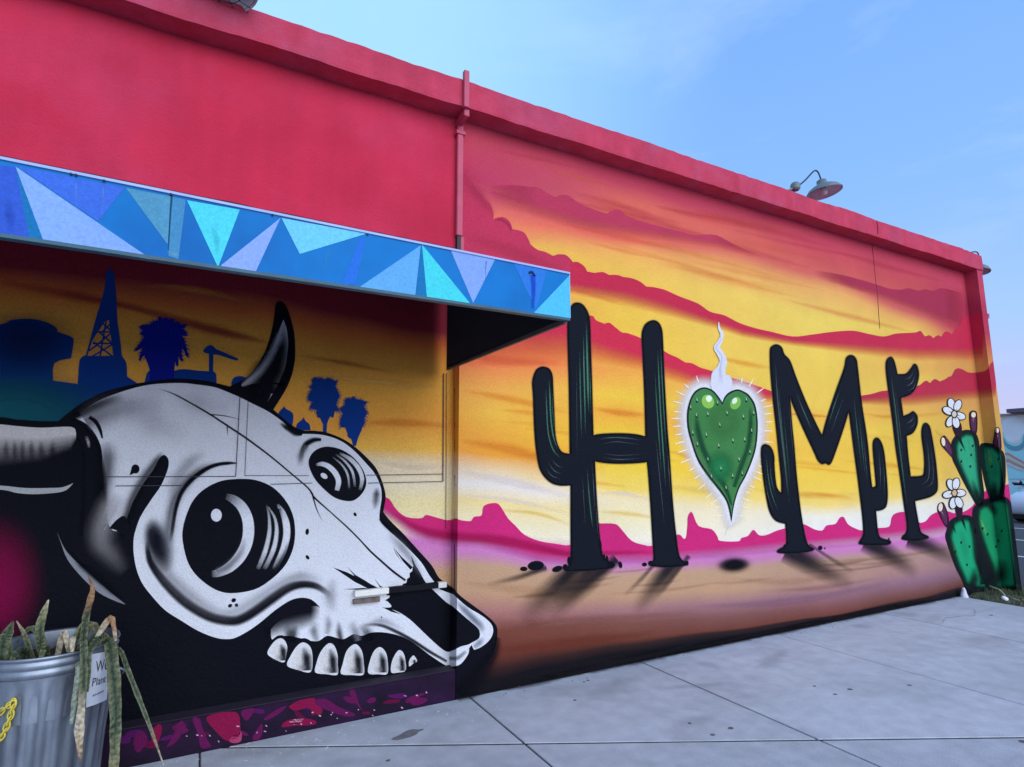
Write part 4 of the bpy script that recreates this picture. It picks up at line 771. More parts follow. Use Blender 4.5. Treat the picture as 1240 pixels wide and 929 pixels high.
letter([(941, 417), (935, 419), (932.4, 425), (933, 450), (935.6, 480), (940, 520), (944, 560), (946, 580), (946.3, 597, 1), (943, 594), (940, 586), (938, 565), (937.6, 552), (934, 542), (928, 538), (923, 539.5), (921.4, 546), (922, 560), (925, 584), (929, 608), (933, 622), (940, 631), (951, 634.4, 1), (952, 650), (951, 660), (942, 666), (943, 669.6), (960, 670.4), (980, 668), (986, 665), (979, 660), (975, 648), (971, 626), (967.6, 600), (964.4, 570), (962, 540), (959, 510), (957, 480, 1), (960, 490), (972, 518), (986, 548), (990, 557), (995, 562), (1000, 561.2), (1004, 563), (1008, 558), (1016, 536), (1024, 512), (1028, 498, 1), (1030, 514), (1034, 545), (1038, 574), (1041, 598), (1044.3, 626), (1045.2, 646), (1041, 655), (1041, 659), (1058, 660.5), (1076, 659.5), (1078.4, 655), (1067.5, 651.7), (1063.8, 646), (1062, 631), (1061, 619, 1), (1069.4, 617), (1074, 611), (1075, 594), (1072, 557), (1069.4, 541), (1065.6, 532.5), (1061, 530), (1057.3, 535), (1057.3, 548), (1060.5, 584), (1059.7, 589), (1056.4, 590, 1), (1054.5, 575.6), (1051.7, 544), (1049, 522), (1044, 490), (1039, 446), (1037.5, 436), (1034, 431), (1029, 430), (1024.4, 434), (1022, 446), (1012, 474), (1002, 504), (995.6, 527, 1), (988, 512), (976, 486), (964, 456), (957, 437), (950, 429), (947, 421)],
 [([(939, 440), (941, 475), (945, 515), (950, 560), (954, 600)], GS2, 1.6, .6), ([(943, 470), (946, 510), (951, 560), (956, 610)], GS, 1.6, .5), ([(949, 500), (953, 545), (957, 590)], GS, 1.2, .5), ([(955, 480), (958, 520), (962, 565)], GS2, 1, .5), ([(966, 480), (975, 502), (984, 522)], GS, 1.6, .6), ([(962, 470), (972, 496), (982, 520)], GS2, 1, .5), ([(1018, 470), (1010, 492), (1003, 515)], GS, 1.6, .7), ([(1022, 480), (1014, 502), (1006, 524)], GS2, 1.2, .5),
  ([(1034, 480), (1038, 520), (1044, 570)], GS, 1.5, .6), ([(1040, 500), (1044, 540), (1048, 580)], GS, 1.3, .6), ([(1044, 520), (1048, 555), (1051, 590)], GS2, 1, .5), ([(928, 550), (930, 575), (935, 600), (943, 620)], GS, 1.4, .6), ([(932, 555), (934, 580), (939, 602)], GS2, 1, .6), ([(926, 575), (930, 600), (938, 622)], GS2, 1, .5), ([(1064, 545), (1066, 570), (1066, 592)], GS2, 1.2, .6), ([(1069, 555), (1071, 580), (1071, 600)], GS2, 1, .5)],
 [(993.5, 663.5, 2.6, 2.8), (999, 664, 1, 1), (950, 662, 1.2, 3), (1076.5, 654, 1, 3)], 'letter M painted as a dark cactus with small arms at both sides')
letter([(1078, 432), (1073.6, 436), (1072.6, 446), (1075, 468), (1080, 504), (1085, 545), (1090, 578), (1093.5, 603.5), (1098, 640), (1092.5, 650), (1093.5, 653.6), (1110, 655), (1125, 651), (1116, 645), (1113, 635), (1109, 612.7), (1108.3, 606.8, 1), (1125, 602.5), (1133.4, 597), (1135.8, 588.6), (1134.3, 566), (1132, 548), (1129, 530), (1126, 516.5), (1121, 512), (1117, 516), (1116, 528), (1119, 552), (1119, 570), (1116, 576), (1103, 577, 1), (1100, 552), (1098, 528, 1), (1106, 524), (1111, 514), (1111, 504), (1106, 498), (1101, 501), (1094, 503.6, 1), (1091, 482, 1), (1102, 478), (1109, 470), (1113, 455), (1111, 443.5), (1107, 440.6), (1103, 446), (1097, 452.4), (1087, 453, 1), (1084, 440), (1081.5, 434)],
 [([(1079, 455), (1083, 485), (1088, 530), (1093, 570), (1098, 610)], GS, 1.6, .6), ([(1084, 470), (1089, 515), (1094, 555)], GS2, 1.2, .5), ([(1108, 455), (1104, 464), (1096, 468)], GS2, 1.6, .8), ([(1110, 460), (1106, 470), (1097, 474)], GS2, 1.2, .6), ([(1106, 450), (1102, 457), (1094, 460)], GS2, 1.2, .7), ([(1107, 504), (1103, 510), (1097, 513)], GS2, 1.4, .8), ([(1109, 510), (1105, 516), (1099, 519)], GS2, 1, .6),
  ([(1122, 530), (1125, 560), (1124, 580), (1114, 588)], GS2, 1.2, .6), ([(1127, 540), (1130, 570), (1128, 586), (1116, 592)], GS2, 1, .5)], [(1096, 650, 3, 3), (1121, 650, 3, 2)], 'letter E painted as a dark cactus with curled stubby arms')
# --- heart: halo, rays, smoke, cactus skin
H = [(874.7, 487.4, 1), (870.5, 480.7), (863, 472.5), (852.9, 469), (844, 472), (837.8, 479.5), (833.7, 490.8), (832, 503), (833, 519), (837.8, 537), (845.3, 558), (856.7, 575.7), (873, 596.5), (881, 610), (886, 632, 1), (889, 612), (895, 592), (904.5, 574), (914.6, 546.7), (917.7, 521.5), (917, 502.7), (914, 488.8), (908, 479.5), (903, 475.2), (893.2, 471.5), (883, 475), (877.4, 480.7)]
P = Paint(.0036, .00002)
hq = catmull(H, True, 4); P.ring(hq, 4.5, C(218, 222, 246), .95, .9, steps=2); P.off -= P.step*.5
P.ring(hq, 17, C(222, 224, 244), .95, 0, steps=6)
RAY = C(244, 240, 238)
nh = len(hq); acc = 0; last = hq[0]; cxh, cyh = 875, 530
for i in range(1, nh):
    p = hq[i]; acc += math.hypot(p[0]-last[0], p[1]-last[1]); last = p
    if acc < random.uniform(6.5, 8.5): continue
    acc = 0; a_, b_ = hq[i-2], hq[(i+2) % nh]; d = Vector((b_[0]-a_[0], b_[1]-a_[1])).normalized(); n2 = Vector((d.y, -d.x))
    if n2.dot(Vector((p[0]-cxh, p[1]-cyh))) < 0: n2 = -n2
    if p[1] < 488 and 864 < p[0] < 886: continue
    l0 = random.uniform(6, 9); l1 = random.uniform(15, 21); P.stroke([(p[0]+n2.x*l0, p[1]+n2.y*l0, 2.4, .5), (p[0]+n2.x*(l0+l1)/2, p[1]+n2.y*(l0+l1)/2, 1.7, 1), (p[0]+n2.x*l1, p[1]+n2.y*l1, .6, .9)], RAY, soft=.4)
P.build('painted_glow', wall, 'white glow and short rays painted round the green heart')
P = Paint(.0080)
P.stroke([(870.3, 390, 1, .8), (871, 397.6, 3.2, 1), (874.3, 405, 4.2, 1), (872, 413.5, 5.5, 1), (868, 421, 7.8, 1), (872, 428, 8.5, 1), (876, 437, 9.4, 1), (873.5, 446, 11, 1), (871, 454, 20, 1), (873, 462, 29, 1), (874.6, 471, 27, 1), (874.8, 481, 10, 1), (874.8, 487, 1, 1)], C(208, 212, 242), soft=.12)
P.stroke([(871, 402, 1, 0), (873, 412, 2, .6), (867, 421, 3, .5), (874, 432, 3, .5), (872, 448, 5, .5), (874, 466, 10, 0)], C(190, 202, 244), soft=1)
P.build('painted_smoke', wall, 'wavy pale smoke wisp rising from the heart')
P = Paint(.0090)
q = P.poly(H, C(22, 34, 36)); n = len(q)
def shrink(q, w):
    area = sum(q[i][0]*q[(i+1) % len(q)][1]-q[(i+1) % len(q)][0]*q[i][1] for i in range(len(q))); sg = 1 if area > 0 else -1; out = []
    for i in range(len(q)):
        a_, b_ = q[i-2], q[(i+2) % len(q)]; d = Vector((b_[0]-a_[0], b_[1]-a_[1])); d = d.normalized() if d.length > 1e-6 else Vector((1, 0)); out.append((q[i][0]-d.y*sg*w, q[i][1]+d.x*sg*w))
    return out
hi = catmull([(874.7, 491, 1), (869.5, 483), (862.5, 474.6), (853, 471), (845, 474), (839, 481), (835.4, 492), (834, 504), (835, 519), (839.6, 536), (847, 556.6), (858.4, 574), (874.8, 595), (882.6, 609), (886, 624, 1), (887.6, 611), (893.4, 591), (902.6, 573.2), (912.6, 546), (915.6, 521.5), (915, 503), (912, 490), (906.6, 481.4), (902, 477.2), (893.4, 473.6), (884, 477), (878.6, 482.4)], True, 4)
P.poly(hi, C(62, 124, 74), smooth=False)
P.stroke([(843, 500, 8, .0), (845, 520, 12, .8), (852, 545, 12, .9), (864, 568, 12, .9), (878, 590, 10, .9), (886, 612, 3, .9)], C(24, 74, 56), soft=1)
P.stroke([(908, 492, 6, 0), (909, 512, 9, .85), (906, 540, 10, .9), (897, 566, 10, .9), (889, 590, 8, .9)], C(24, 78, 54), soft=1)
P.ell(872, 566, 22, 26, C(34, 122, 78), soft=1); P.ell(876, 510, 26, 30, C(70, 132, 76), soft=1, a=.7)
P.stroke([(836.5, 500, 2, 0), (837.5, 525, 3, .7), (846, 552, 3, .7), (860, 574, 3, .6), (874, 593, 2, 0)], C(96, 134, 100), soft=.8)
P.stroke([(914, 508, 2, 0), (913.5, 530, 3, .7), (906, 558, 3, .6), (896, 580, 2, 0)], C(92, 140, 96), soft=.8)
P.ell(857.3, 486.4, 7.4, 8.6, C(132, 186, 84), rot=-.5); P.ell(858.5, 482.8, 3.6, 4, C(214, 232, 232)); P.ell(890.7, 488.3, 6, 8, C(120, 180, 86), rot=.5); P.ell(889.6, 485.6, 2.8, 4, C(210, 230, 226), rot=.5)
for x, y in [(345, 185), (455, 175), (640, 165), (797, 200), (570, 280), (440, 375), (697, 430), (810, 420), (560, 480), (455, 610), (755, 610), (580, 700), (693, 770), (490, 775), (785, 745), (860, 540), (875, 335), (310, 355), (355, 465), (290, 110), (630, 885), (825, 35), (350, 40), (548, 65), (895, 165)]:
    x, y = 800+x/7.942, 480+y/7.942; P.ell(x, y+1.2, 1.3, 1.8, C(14, 52, 44), n=8); P.stroke([(x-.5, y-3.4, .5, .6), (x, y-1, 1.1, 1), (x+.3, y+.8, .8, .8)], C(190, 214, 186), soft=.4)
P.build('painted_heart', wall, 'glossy green spiny heart painted between the letters H and M')
# --- prickly pear at the wall end
def pad(out_, col, hl, dark, label, spots, wedge=()):
    col = tuple(min(.8, c*1.15) for c in col[:3])+(1,); P = Paint(.0062); q = P.poly(out_, C(20, 26, 34)); cx = sum(p[0] for p in q)/len(q); cy = sum(p[1] for p in q)/len(q)
    inn = [(cx+(x-cx)*.84, cy+(y-cy)*.93) for x, y in q]; P.poly(inn, col, smooth=False)
    for pts, c, a in hl: P.stroke(pts, c, soft=1, a=a)
    P.ring(inn, -6.5, C(10, 38, 36), .95, 0, steps=4)
    for pts, a in dark: P.stroke(pts, C(14, 24, 32), soft=1, a=a)
    for w in wedge: P.stroke(w, C(16, 28, 34), soft=.7)
    for x, y in spots: P.ell(x, y, 1.2, 1.9, C(10, 34, 34), rot=.3, n=7)
    P.build('painted_pad', wall, label)
P = Paint(.0058); P.poly([(1178, 618, 1), (1192, 604, 1), (1206, 608, 1), (1204, 650, 1), (1206, 718, 1), (1178, 718, 1), (1180, 690, 1), (1176, 650, 1)], C(16, 22, 30), smooth=False); P.build('painted_gap', wall, 'dark painted gap between the prickly pear pads')
pad([(1177.9, 617), (1184, 610), (1196, 604), (1206, 601), (1217.8, 602), (1224.2, 609), (1227, 625), (1228.9, 640.6), (1232, 665), (1235, 685), (1236, 703), (1236, 716), (1201, 716), (1199, 692), (1188, 665), (1178.5, 636)], C(22, 136, 96), [([(1184, 620, 4, 0), (1190, 636, 7, .9), (1196, 650, 5, 0)], C(96, 190, 120), .9), ([(1205, 625, 14, 0), (1208, 648, 22, .7), (1210, 668, 12, 0)], C(26, 146, 108), .8)], [([(1192, 606, 16, .9), (1202, 616, 16, .8), (1206, 628, 8, 0)], 1), ([(1196, 712, 30, 1), (1210, 696, 36, .9), (1214, 676, 26, 0)], 1), ([(1226, 640, 8, .5), (1230, 670, 12, .9), (1232, 708, 12, 1)], 1)], 'large lower right pad of the painted prickly pear', [(1196, 647), (1213, 643), (1206, 662), (1190, 640), (1209, 655)])
pad([(1146.3, 642.4), (1151, 630), (1164, 624), (1177, 626), (1181, 640), (1183.4, 652), (1186.2, 678), (1196, 700), (1201, 714), (1180, 716), (1170, 712), (1164, 700), (1156.5, 685), (1148.6, 662.6), (1145, 650)], C(24, 148, 112), [([(1151, 652, 3, 0), (1155, 664, 6, .9), (1160, 676, 4, 0)], C(120, 200, 130), .9), ([(1163, 640, 8, 0), (1168, 662, 14, .7), (1170, 684, 8, 0)], C(34, 168, 130), .8)], [([(1176, 712, 24, 1), (1180, 700, 20, .8), (1180, 686, 12, 0)], 1), ([(1190, 708, 14, 1), (1187, 690, 10, .7), (1183, 670, 6, 0)], 1)], 'lower left pad of the painted prickly pear', [(1164, 657), (1174, 662), (1157, 668), (1171, 684), (1160, 690)], [[(1152, 632, 4, 1), (1155, 640, 3, .8), (1159, 648, 1, 0)], [(1164, 626, 5, 1), (1167, 634, 4, .9), (1170, 644, 1, 0)], [(1174, 628, 3, .9), (1176, 640, 1, 0)]])
pad([(1187.5, 538), (1197.4, 536.6), (1205, 539), (1213, 545), (1216.8, 552), (1218, 566), (1217.3, 590), (1213, 604), (1205, 609.7), (1199.4, 606), (1194.5, 592), (1190, 572), (1187, 552)], C(28, 130, 96), [([(1196, 544, 6, 0), (1199, 556, 8, .9), (1200, 566, 6, 0)], C(104, 176, 110), .8), ([(1200, 560, 12, 0), (1204, 570, 14, .6), (1206, 582, 8, 0)], C(34, 150, 112), .8)], [([(1206, 606, 22, 1), (1204, 594, 18, .8), (1204, 582, 10, 0)], 1), ([(1213, 552, 4, .4), (1215, 575, 7, .9), (1212, 602, 8, 1)], .9)], 'upper right pad of the painted prickly pear on the pilaster', [(1201, 565), (1195, 573), (1209, 556), (1192, 559)])
pad([(1164.5, 522), (1172.3, 520.5), (1181, 523.9), (1185.4, 533.6), (1186.8, 550), (1187.8, 560), (1189.7, 579), (1192, 598), (1190.7, 609), (1187.8, 614.5), (1183, 612), (1178, 604), (1168.4, 586.5), (1158.7, 567), (1153, 554), (1152, 538), (1156.8, 528)], C(42, 150, 120), [([(1157, 540, 5, 0), (1161, 552, 8, .9), (1168, 570, 5, 0)], C(84, 184, 142), .8), ([(1171, 527, 5, 0), (1175, 540, 8, .8), (1180, 562, 5, 0)], C(70, 176, 140), .8)], [([(1186, 610, 14, 1), (1182, 596, 13, .8), (1177, 580, 9, 0)], 1)], 'upper left pad of the painted prickly pear beside the letter E', [(1164, 545), (1176, 551), (1164, 559), (1175, 565), (1178, 540), (1157, 535)], [[(1160, 525, 5, 1), (1164, 536, 4, 1), (1170, 548, 1, 0)], [(1179, 524, 4, 1), (1181, 536, 3, .8), (1182, 548, 1, 0)]])
PU = C(84, 44, 84); PK = C(40, 22, 44)
def bud(pts, tipx, tipy, trx, try_, label, rot=0):
    P = Paint(.0090); q = P.poly(pts, PK); cx = sum(p[0] for p in q)/len(q); cy = sum(p[1] for p in q)/len(q); P.poly([(cx+(x-cx)*.66, cy+(y-cy)*.82) for x, y in q], PU, smooth=False)
    P.stroke([(tipx, tipy+4, 1, 0), ((tipx+cx)/2, (tipy+cy)/2+2, 2.4, .7), (cx, cy+3, 1, 0)], C(190, 160, 190), soft=1); P.ell(tipx, tipy, trx+.9, try_+.9, PK, rot=rot); P.ell(tipx, tipy, trx, try_, C(222, 210, 200), rot=rot); P.build('painted_bud', wall, label)
bud([(1139.4, 535.5), (1140.5, 530), (1143.2, 527.3), (1146.5, 530), (1152, 539), (1155.5, 549), (1154, 554), (1147, 547), (1141, 540)], 1142.4, 535, 2.3, 5.2, 'purple bud leaning left from the upper left pad', -.15)
bud([(1174, 502), (1176, 498), (1180, 497.3), (1183.4, 502), (1183, 524), (1177, 523), (1174.7, 514)], 1178.9, 502.4, 2.8, 3.4, 'upright purple bud on top of the upper left pad')
bud([(1204.4, 521), (1208, 517), (1211, 521), (1212.4, 532), (1212.6, 544), (1207, 543), (1202, 538), (1203.6, 528)], 1207.6, 521.4, 2.2, 3, 'purple bud at the outer edge of the pilaster')
bud([(1135.5, 617.4), (1137.4, 610.7), (1141.3, 608), (1144.4, 612), (1148, 622), (1149.4, 632), (1148, 639), (1143.4, 635), (1138, 624)], 1139, 614.4, 2.6, 5, 'purple bud leaning from the lower left pad', .1)
def flower(cx, cy, petals, cc, stem, label):
    P = Paint(.0096); P.poly(stem, PK)
    petals = [(cx+(x-cx)*.88, cy+(y-cy)*.88) for x, y in petals]
    for x, y in petals:
        a = math.atan2(y-cy, x-cx); P.ell(x, y, 7.8, 5.2, C(22, 20, 34), rot=a, n=14); P.ell(x, y, 6.7, 4.0, C(212, 218, 240), rot=a, n=14)
        P.stroke([(cx+math.cos(a)*2.5, cy+math.sin(a)*2.5, 2, .9), (cx+math.cos(a)*5, cy+math.sin(a)*5, 1.4, .6), (cx+math.cos(a)*8, cy+math.sin(a)*8, .6, 0)], C(60, 54, 50), soft=.7)
    P.ell(cx, cy, 4.2, 5, C(40, 32, 34)); P.ell(cx, cy, 2.7, 3.6, cc); P.build('painted_flower', wall, label)
flower(1155.6, 501.6, [(1151.8, 487.6), (1160.4, 489.6), (1147.2, 497), (1163.4, 504), (1150.2, 511.6), (1158, 513)], C(206, 200, 200), [(1154, 515), (1163, 512), (1165, 524), (1161, 529), (1157, 526)], 'white painted flower on the upper pad')
flower(1155.8, 597, [(1151, 585.6), (1158, 584.4), (1147.6, 599), (1163.6, 597), (1154, 611), (1162, 610)], C(206, 172, 140), [(1157, 612), (1165, 612), (1165, 626), (1160, 628)], 'white painted flower with a tan centre on the lower pad')
# seams of the boards, caulked and painted over
M_SEAM = mat('seam_dark', (.035, .035, .05), .8)
def seam(p0, p1, w=.006):
    a, b = onY(*p0, YD-.0125), onY(*p1, YD-.0125); m_ = MB(); d = (b-a).normalized(); s_ = Vector((-d.z, 0, d.x))*w/2
    pts = [a+s_, a-s_, b-s_, b+s_]; v0 = len(m_.v); m_.v += [tuple(p) for p in pts]+[tuple(p+Vector((0, .003, 0))) for p in pts]
    m_.f += [(0, 1, 2, 3), (7, 6, 5, 4), (0, 4, 5, 1), (1, 5, 6, 2), (2, 6, 7, 3), (3, 7, 4, 0)]; obj('seam', m_, M_SEAM, shop)
seam((290.5, 480), (285.5, 577), .004); seam((300.5, 486), (296.5, 576), .0025); seam((128, 577.5), (285, 577), .004); seam((140, 588.5), (220, 588), .004)
seam((296.5, 576), (374, 576), .003); seam((328, 586.5), (378, 585), .004); seam((444, 575.5), (536, 574), .004); seam((446, 585), (536.5, 583), .004)
seam((537.5, 452), (536.6, 583), .006); seam((541, 452), (540, 640), .003)
# iron bar bolted across the skull's muzzle, painted over
for x0, x1, c in ((430, 471, C(214, 220, 232)), (471, 531, C(12, 13, 24)), (531, 541, C(200, 206, 220))):
    a, b = onY(x0, 721, 3.80), onY(x1, 721-(0), 3.80); m_ = MB(); zt = onY(430, 716, 3.80).z
    m_.box(a.x, b.x, 3.800, 3.838, zt-.036, zt)
    if x0 == 430: bar = obj('muzzle_bar', m_, mat('bar_paint_white', c, .45, .08, 20), bld, bevel=.002); bar['label'] = 'flat iron bar bolted across the painted muzzle'
    else: obj('bar_section', m_, mat('bar_paint', c, .6, .1, 20, spec=.12), bar, bevel=.002)
m_ = MB(); a, b = onY(428, 726, 3.82), onY(460, 726, 3.82); m_.box(a.x, b.x, 3.815, 3.838, a.z-.03, a.z-.001); obj('under_strip', m_, mat('strip_brown', (.14, .11, .09), .8, .3, 30, col2=(.12, .05, .03), c2scale=20), bar)  # brown strip below the left end of the bar
# ================================================================== awning
YF = 2.212; AX0, AX1 = -3.4, 1.497; AZ0, AZ1, AZW = 2.19, 2.418, 2.985
aw = thing('awning', 'blue awning with painted triangles projecting over the shopfront', 'awning', (-.5, 2.9, AZ0))
M_FASC = mat('fascia_blue', C(0, 112, 200), .5, .08, 7, 0, 40, spec=.12, col2=C(0, 98, 184), c2scale=2)
m_ = MB(); m_.box(AX0, AX1, YF, YF+.018, AZ0+.01, AZ1); fas = obj('fascia', m_, M_FASC, aw); fas['label'] = 'blue fascia board with light and dark triangles'
m_ = MB(); m_.box(AX0-.003, AX1+.003, YF-.006, YF+.024, AZ1-.003, AZ1+.006); obj('top_trim', m_, mat('trim_pale', C(150, 170, 235), .4), aw)
m_ = MB(); m_.box(AX0, AX1+.002, YF-.002, YF+.03, AZ0-.002, AZ0+.0095); obj('bottom_trim', m_, mat('trim_teal', C(40, 84, 110), .5, .2, 12), aw)
m_ = MB(); m_.box(AX1-.0002, AX1+.004, YF-.002, YF+.02, AZ0+.01, AZ1-.004); obj('corner_trim', m_, mat('trim_sky', C(110, 190, 245), .4), aw)
m_ = MB(); m_.prism([(YF+.018, AZ1-.012), (YF+.018, AZ1-.001), (YW-.001, AZW), (YW-.001, AZW-.015)], 0, AX0, AX1-.016); obj('roof_sheet', m_, mat('awning_roof', (.05, .07, .10), .7, .2, 5), aw)
for x in (AX0, AX1-.0155):
    m_ = MB(); m_.prism([(YF+.0185, AZ0+.012), (YF+.0185, AZ1-.002), (YW-.001, AZW-.002), (YW-.001, AZ0+.002)], 0, x, x+.0152); obj('end_panel', m_, M_INNER, aw)
m_ = MB(); m_.box(AX1-.0155, AX1, YF+.03, YW-.001, AZ0-.012, AZ0+.0115); obj('edge_rail', m_, mat('rail_grey', C(90, 84, 92), .5, .2, 12), aw)
m_ = MB(); m_.box(AX0, AX1-.017, YF+.0185, YF+.05, AZ0+.012, AZ1-.06); obj('lining', m_, M_INNER, aw)
for x in (-2.6, -1.4, -.2, .9):
    m_ = MB(); m_.prism([(YF+.06, AZ1-.07), (YF+.06, AZ1-.015), (YW-.002, AZW-.03), (YW-.002, AZW-.085)], 0, x, x+.04); obj('rafter', m_, M_INNER, aw)
for o in aw.children:
    for v in o.data.vertices:
        t_ = max(0, min(1, (v.co.z-AZ0)/(AZ1-AZ0))); v.co.z += (AX1-v.co.x)*(.006+.0092*t_)
FAC = [([(-40, 196), (18.9, 202), (36, 291.5), (-40, 282)], (46, 88, 208)), ([(18.9, 203), (54, 294.2), (36, 291.6)], (10, 112, 184)), ([(18.9, 201.8), (183.5, 314.2), (53.7, 294.2)], (128, 168, 250)), ([(20, 201), (151, 227), (119, 268)], (56, 106, 226)),
       ([(152.4, 227.5), (207, 238), (203, 296)], (76, 146, 194)), ([(209, 238.5), (225, 242), (216, 314), (204, 310)], (64, 136, 194)), ([(226.5, 242.5), (290.4, 254), (264, 323.7)], (72, 206, 238)), ([(265.7, 323), (339.7, 264), (309, 330.4)], (132, 164, 254)),
       ([(341, 264), (444, 283), (363, 307.6)], (104, 196, 250)), ([(437, 288), (443, 290), (430, 345), (412, 345)], (30, 108, 222)), ([(434, 348.6), (509.6, 297), (502.6, 360)], (92, 166, 240)), ([(510, 296.4), (516.6, 362), (503.2, 360)], (10, 112, 184)),
       ([(511, 296), (571, 369.5), (517.2, 362)], (64, 206, 234)), ([(545.8, 303), (600, 313), (573, 367)], (126, 162, 250)), ([(622, 318.5), (662.7, 326), (649, 376)], (40, 116, 222)), ([(690.2, 333), (690.2, 387), (645, 380.4)], (76, 186, 246))]
for i, (pts, c) in enumerate(FAC):
    P = Paint(.0008+.0001*(i % 3)); P.poly(pts, C(*c), smooth=False); P.build('painted_triangle', fas, None, M_GLOSSPAINT, plane=('Y', YF))
for pts, c, a in [([(92, 222, 3, .7), (92, 236, 2.5, .5), (92, 256, 2, 0)], (110, 150, 240), .7), ([(125, 228, 3, .8), (124.5, 245, 3, .5), (123, 268, 2, 0)], (100, 150, 240), .8), ([(208, 237, 3, 1), (206, 260, 2.2, 1), (204, 302, 1.6, .6)], (20, 70, 100), 1), ([(203, 305, 4, .3), (211, 308, 5, .7), (217, 308, 3, .3)], (120, 180, 220), .7), ([(640, 331, 4, 1), (644, 330, 5, 1), (648, 335, 3, 1)], (14, 40, 90), 1), ([(645, 333, 8, 1), (646, 350, 7, .8), (645, 374, 5, .4)], (20, 70, 210), .9),
                  ([(589, 316, 2, .8), (588, 330, 1.4, .5), (589, 345, 1, 0)], (70, 90, 150), .7), ([(255, 270, 6, 0), (262, 290, 10, .4), (263, 312, 5, 0)], (50, 170, 200), .7), ([(400, 295, 4, 0), (396, 310, 6, .4), (392, 330, 4, 0)], (60, 160, 220), .6), ([(8, 240, 10, 0), (12, 262, 16, .4), (14, 284, 10, 0)], (30, 64, 180), .7)]:
    P = Paint(.0016); P.stroke(pts, C(*c), soft=.7, a=a); P.build('paint_run', fas, None, M_GLOSSPAINT, plane=('Y', YF))
# screw heads and nicks along the top trim
for x in (86, 92, 126, 207, 330, 445): m_ = MB(); q = onY(x, 191+.203*x+2.5, YF-.004); m_.lathe([(.004, 0), (.004, .004), (.0015, .005)], 7, Matrix.Translation(q) @ Matrix.Rotation(R(90), 4, 'X'), cap1=True); obj('screw', m_, M_DARKMETAL, aw)

# ================================================================== barn lamps on the roof edge
def lamp(name_label, c, tilt, base, mount, group, rad=.2, cage=True, face=None):
    """c: middle of the shade rim; base: junction box; mount: feet on the parapet"""
    t = thing('barn_lamp', name_label, 'lamp', mount[0], group)
    Mx = Matrix.Translation(c) @ tilt
    prof = [(rad, 0), (rad*1.02, .008), (rad*.97, .02), (rad*.84, .052), (rad*.58, .082), (rad*.36, .098), (rad*.29, .11), (rad*.27, .15), (rad*.20, .158), (.001, .16)]
    m_ = MB(); m_.lathe(prof, 40, Mx); sh = obj('shade', m_, M_ENAMEL, t, smooth=True)
    m_ = MB(); m_.lathe([(r_*.975, z-.006) for r_, z in prof[2:6]]+[(.03, .06)], 40, Mx); m_.lathe([(rad*1.0, .001), (rad*.96, .014)], 40, Mx); obj('reflector', m_, M_SHADEIN, sh, smooth=True)
    m_ = MB(); m_.lathe([(.001, -.02), (.03, -.012), (.04, .01), (.03, .04), (.018, .06)], 16, Mx); obj('bulb', m_, mat('frosted_bulb', (.7, .7, .68), .3), t, smooth=True)
    if cage:
        m_ = MB()
        for k in range(6):
            a = math.pi*k/6; m_.tube([Mx @ Vector((math.cos(a)*rad*.98*s_, math.sin(a)*rad*.98*s_, -.035*(1-s_*s_))) for s_ in (-1, -.7, -.35, 0, .35, .7, 1)], .0022, 5)
        for rr in (.3, .62): m_.tube([Mx @ Vector((math.cos(a)*rad*rr, math.sin(a)*rad*rr, -.035*(1-rr*rr))) for a in [2*math.pi*k/24 for k in range(25)]], .0022, 5)
        obj('wire_guard', m_, M_DARKMETAL, t)
    top = Mx @ Vector((0, 0, .155)); b = Vector(base); pts = []
    p0, p1, p2, p3 = top, top+(Mx.to_3x3() @ Vector((0, 0, .28))), b+(top-b)*.62+Vector((0, 0, .02)), b
    for i in range(19):
        u = i/18; pts.append(p0*(1-u)**3+p1*3*u*(1-u)**2+p2*3*u*u*(1-u)+p3*u**3)
    m_ = MB(); m_.tube(pts, .0085, 8); obj('gooseneck', m_, M_DARKMETAL, t, smooth=True)
    m_ = MB(); m_.lathe([(.001, -.045), (.036, -.042), (.05, -.025), (.052, .01), (.045, .035), (.025, .05), (.001, .053)], 12, Matrix.Translation(b)); obj('junction_box', m_, M_ENAMEL, t)
    for k, q in enumerate(mount):
        m_ = MB(); m_.tube([Vector(q), (Vector(q)+b)/2+Vector((0, 0, .01)), b], .011, 7); obj('strut', m_, M_ENAMEL, t)
        m_ = MB(); m_.lathe([(.03, 0), (.03, .008)], 12, Matrix.Translation(Vector(q)), cap0=True, cap1=True); obj('foot', m_, M_ENAMEL, t)
    return t
GL = 'barn lamps along the roof edge'
lamp('grey gooseneck barn lamp standing above the middle of the parapet', (5.95, 3.70, 4.525), Matrix.Rotation(R(-7), 4, 'Y') @ Matrix.Rotation(R(-5), 4, 'X'), (5.55, 3.77, 4.535), [(5.24, 3.82, 4.335), (5.34, 3.88, 4.335)], GL, rad=.185, cage=False)
lamp('barn lamp with a wire guard cut off by the top of the picture', (-.075, 3.44, 4.325), Matrix.Rotation(R(8), 4, 'Y') @ Matrix.Rotation(R(-10), 4, 'X'), (-.30, 3.72, 4.50), [(-.42, 3.80, 4.335), (-.30, 3.86, 4.335)], GL, rad=.20)
lamp('teal grey barn lamp poking out past the far wall end', (9.36, 3.72, 4.17), Matrix.Rotation(R(12), 4, 'Y'), (9.06, 3.80, 4.43), [(8.98, 3.85, 4.343), (9.02, 3.95, 4.343)], GL, rad=.125, cage=False)
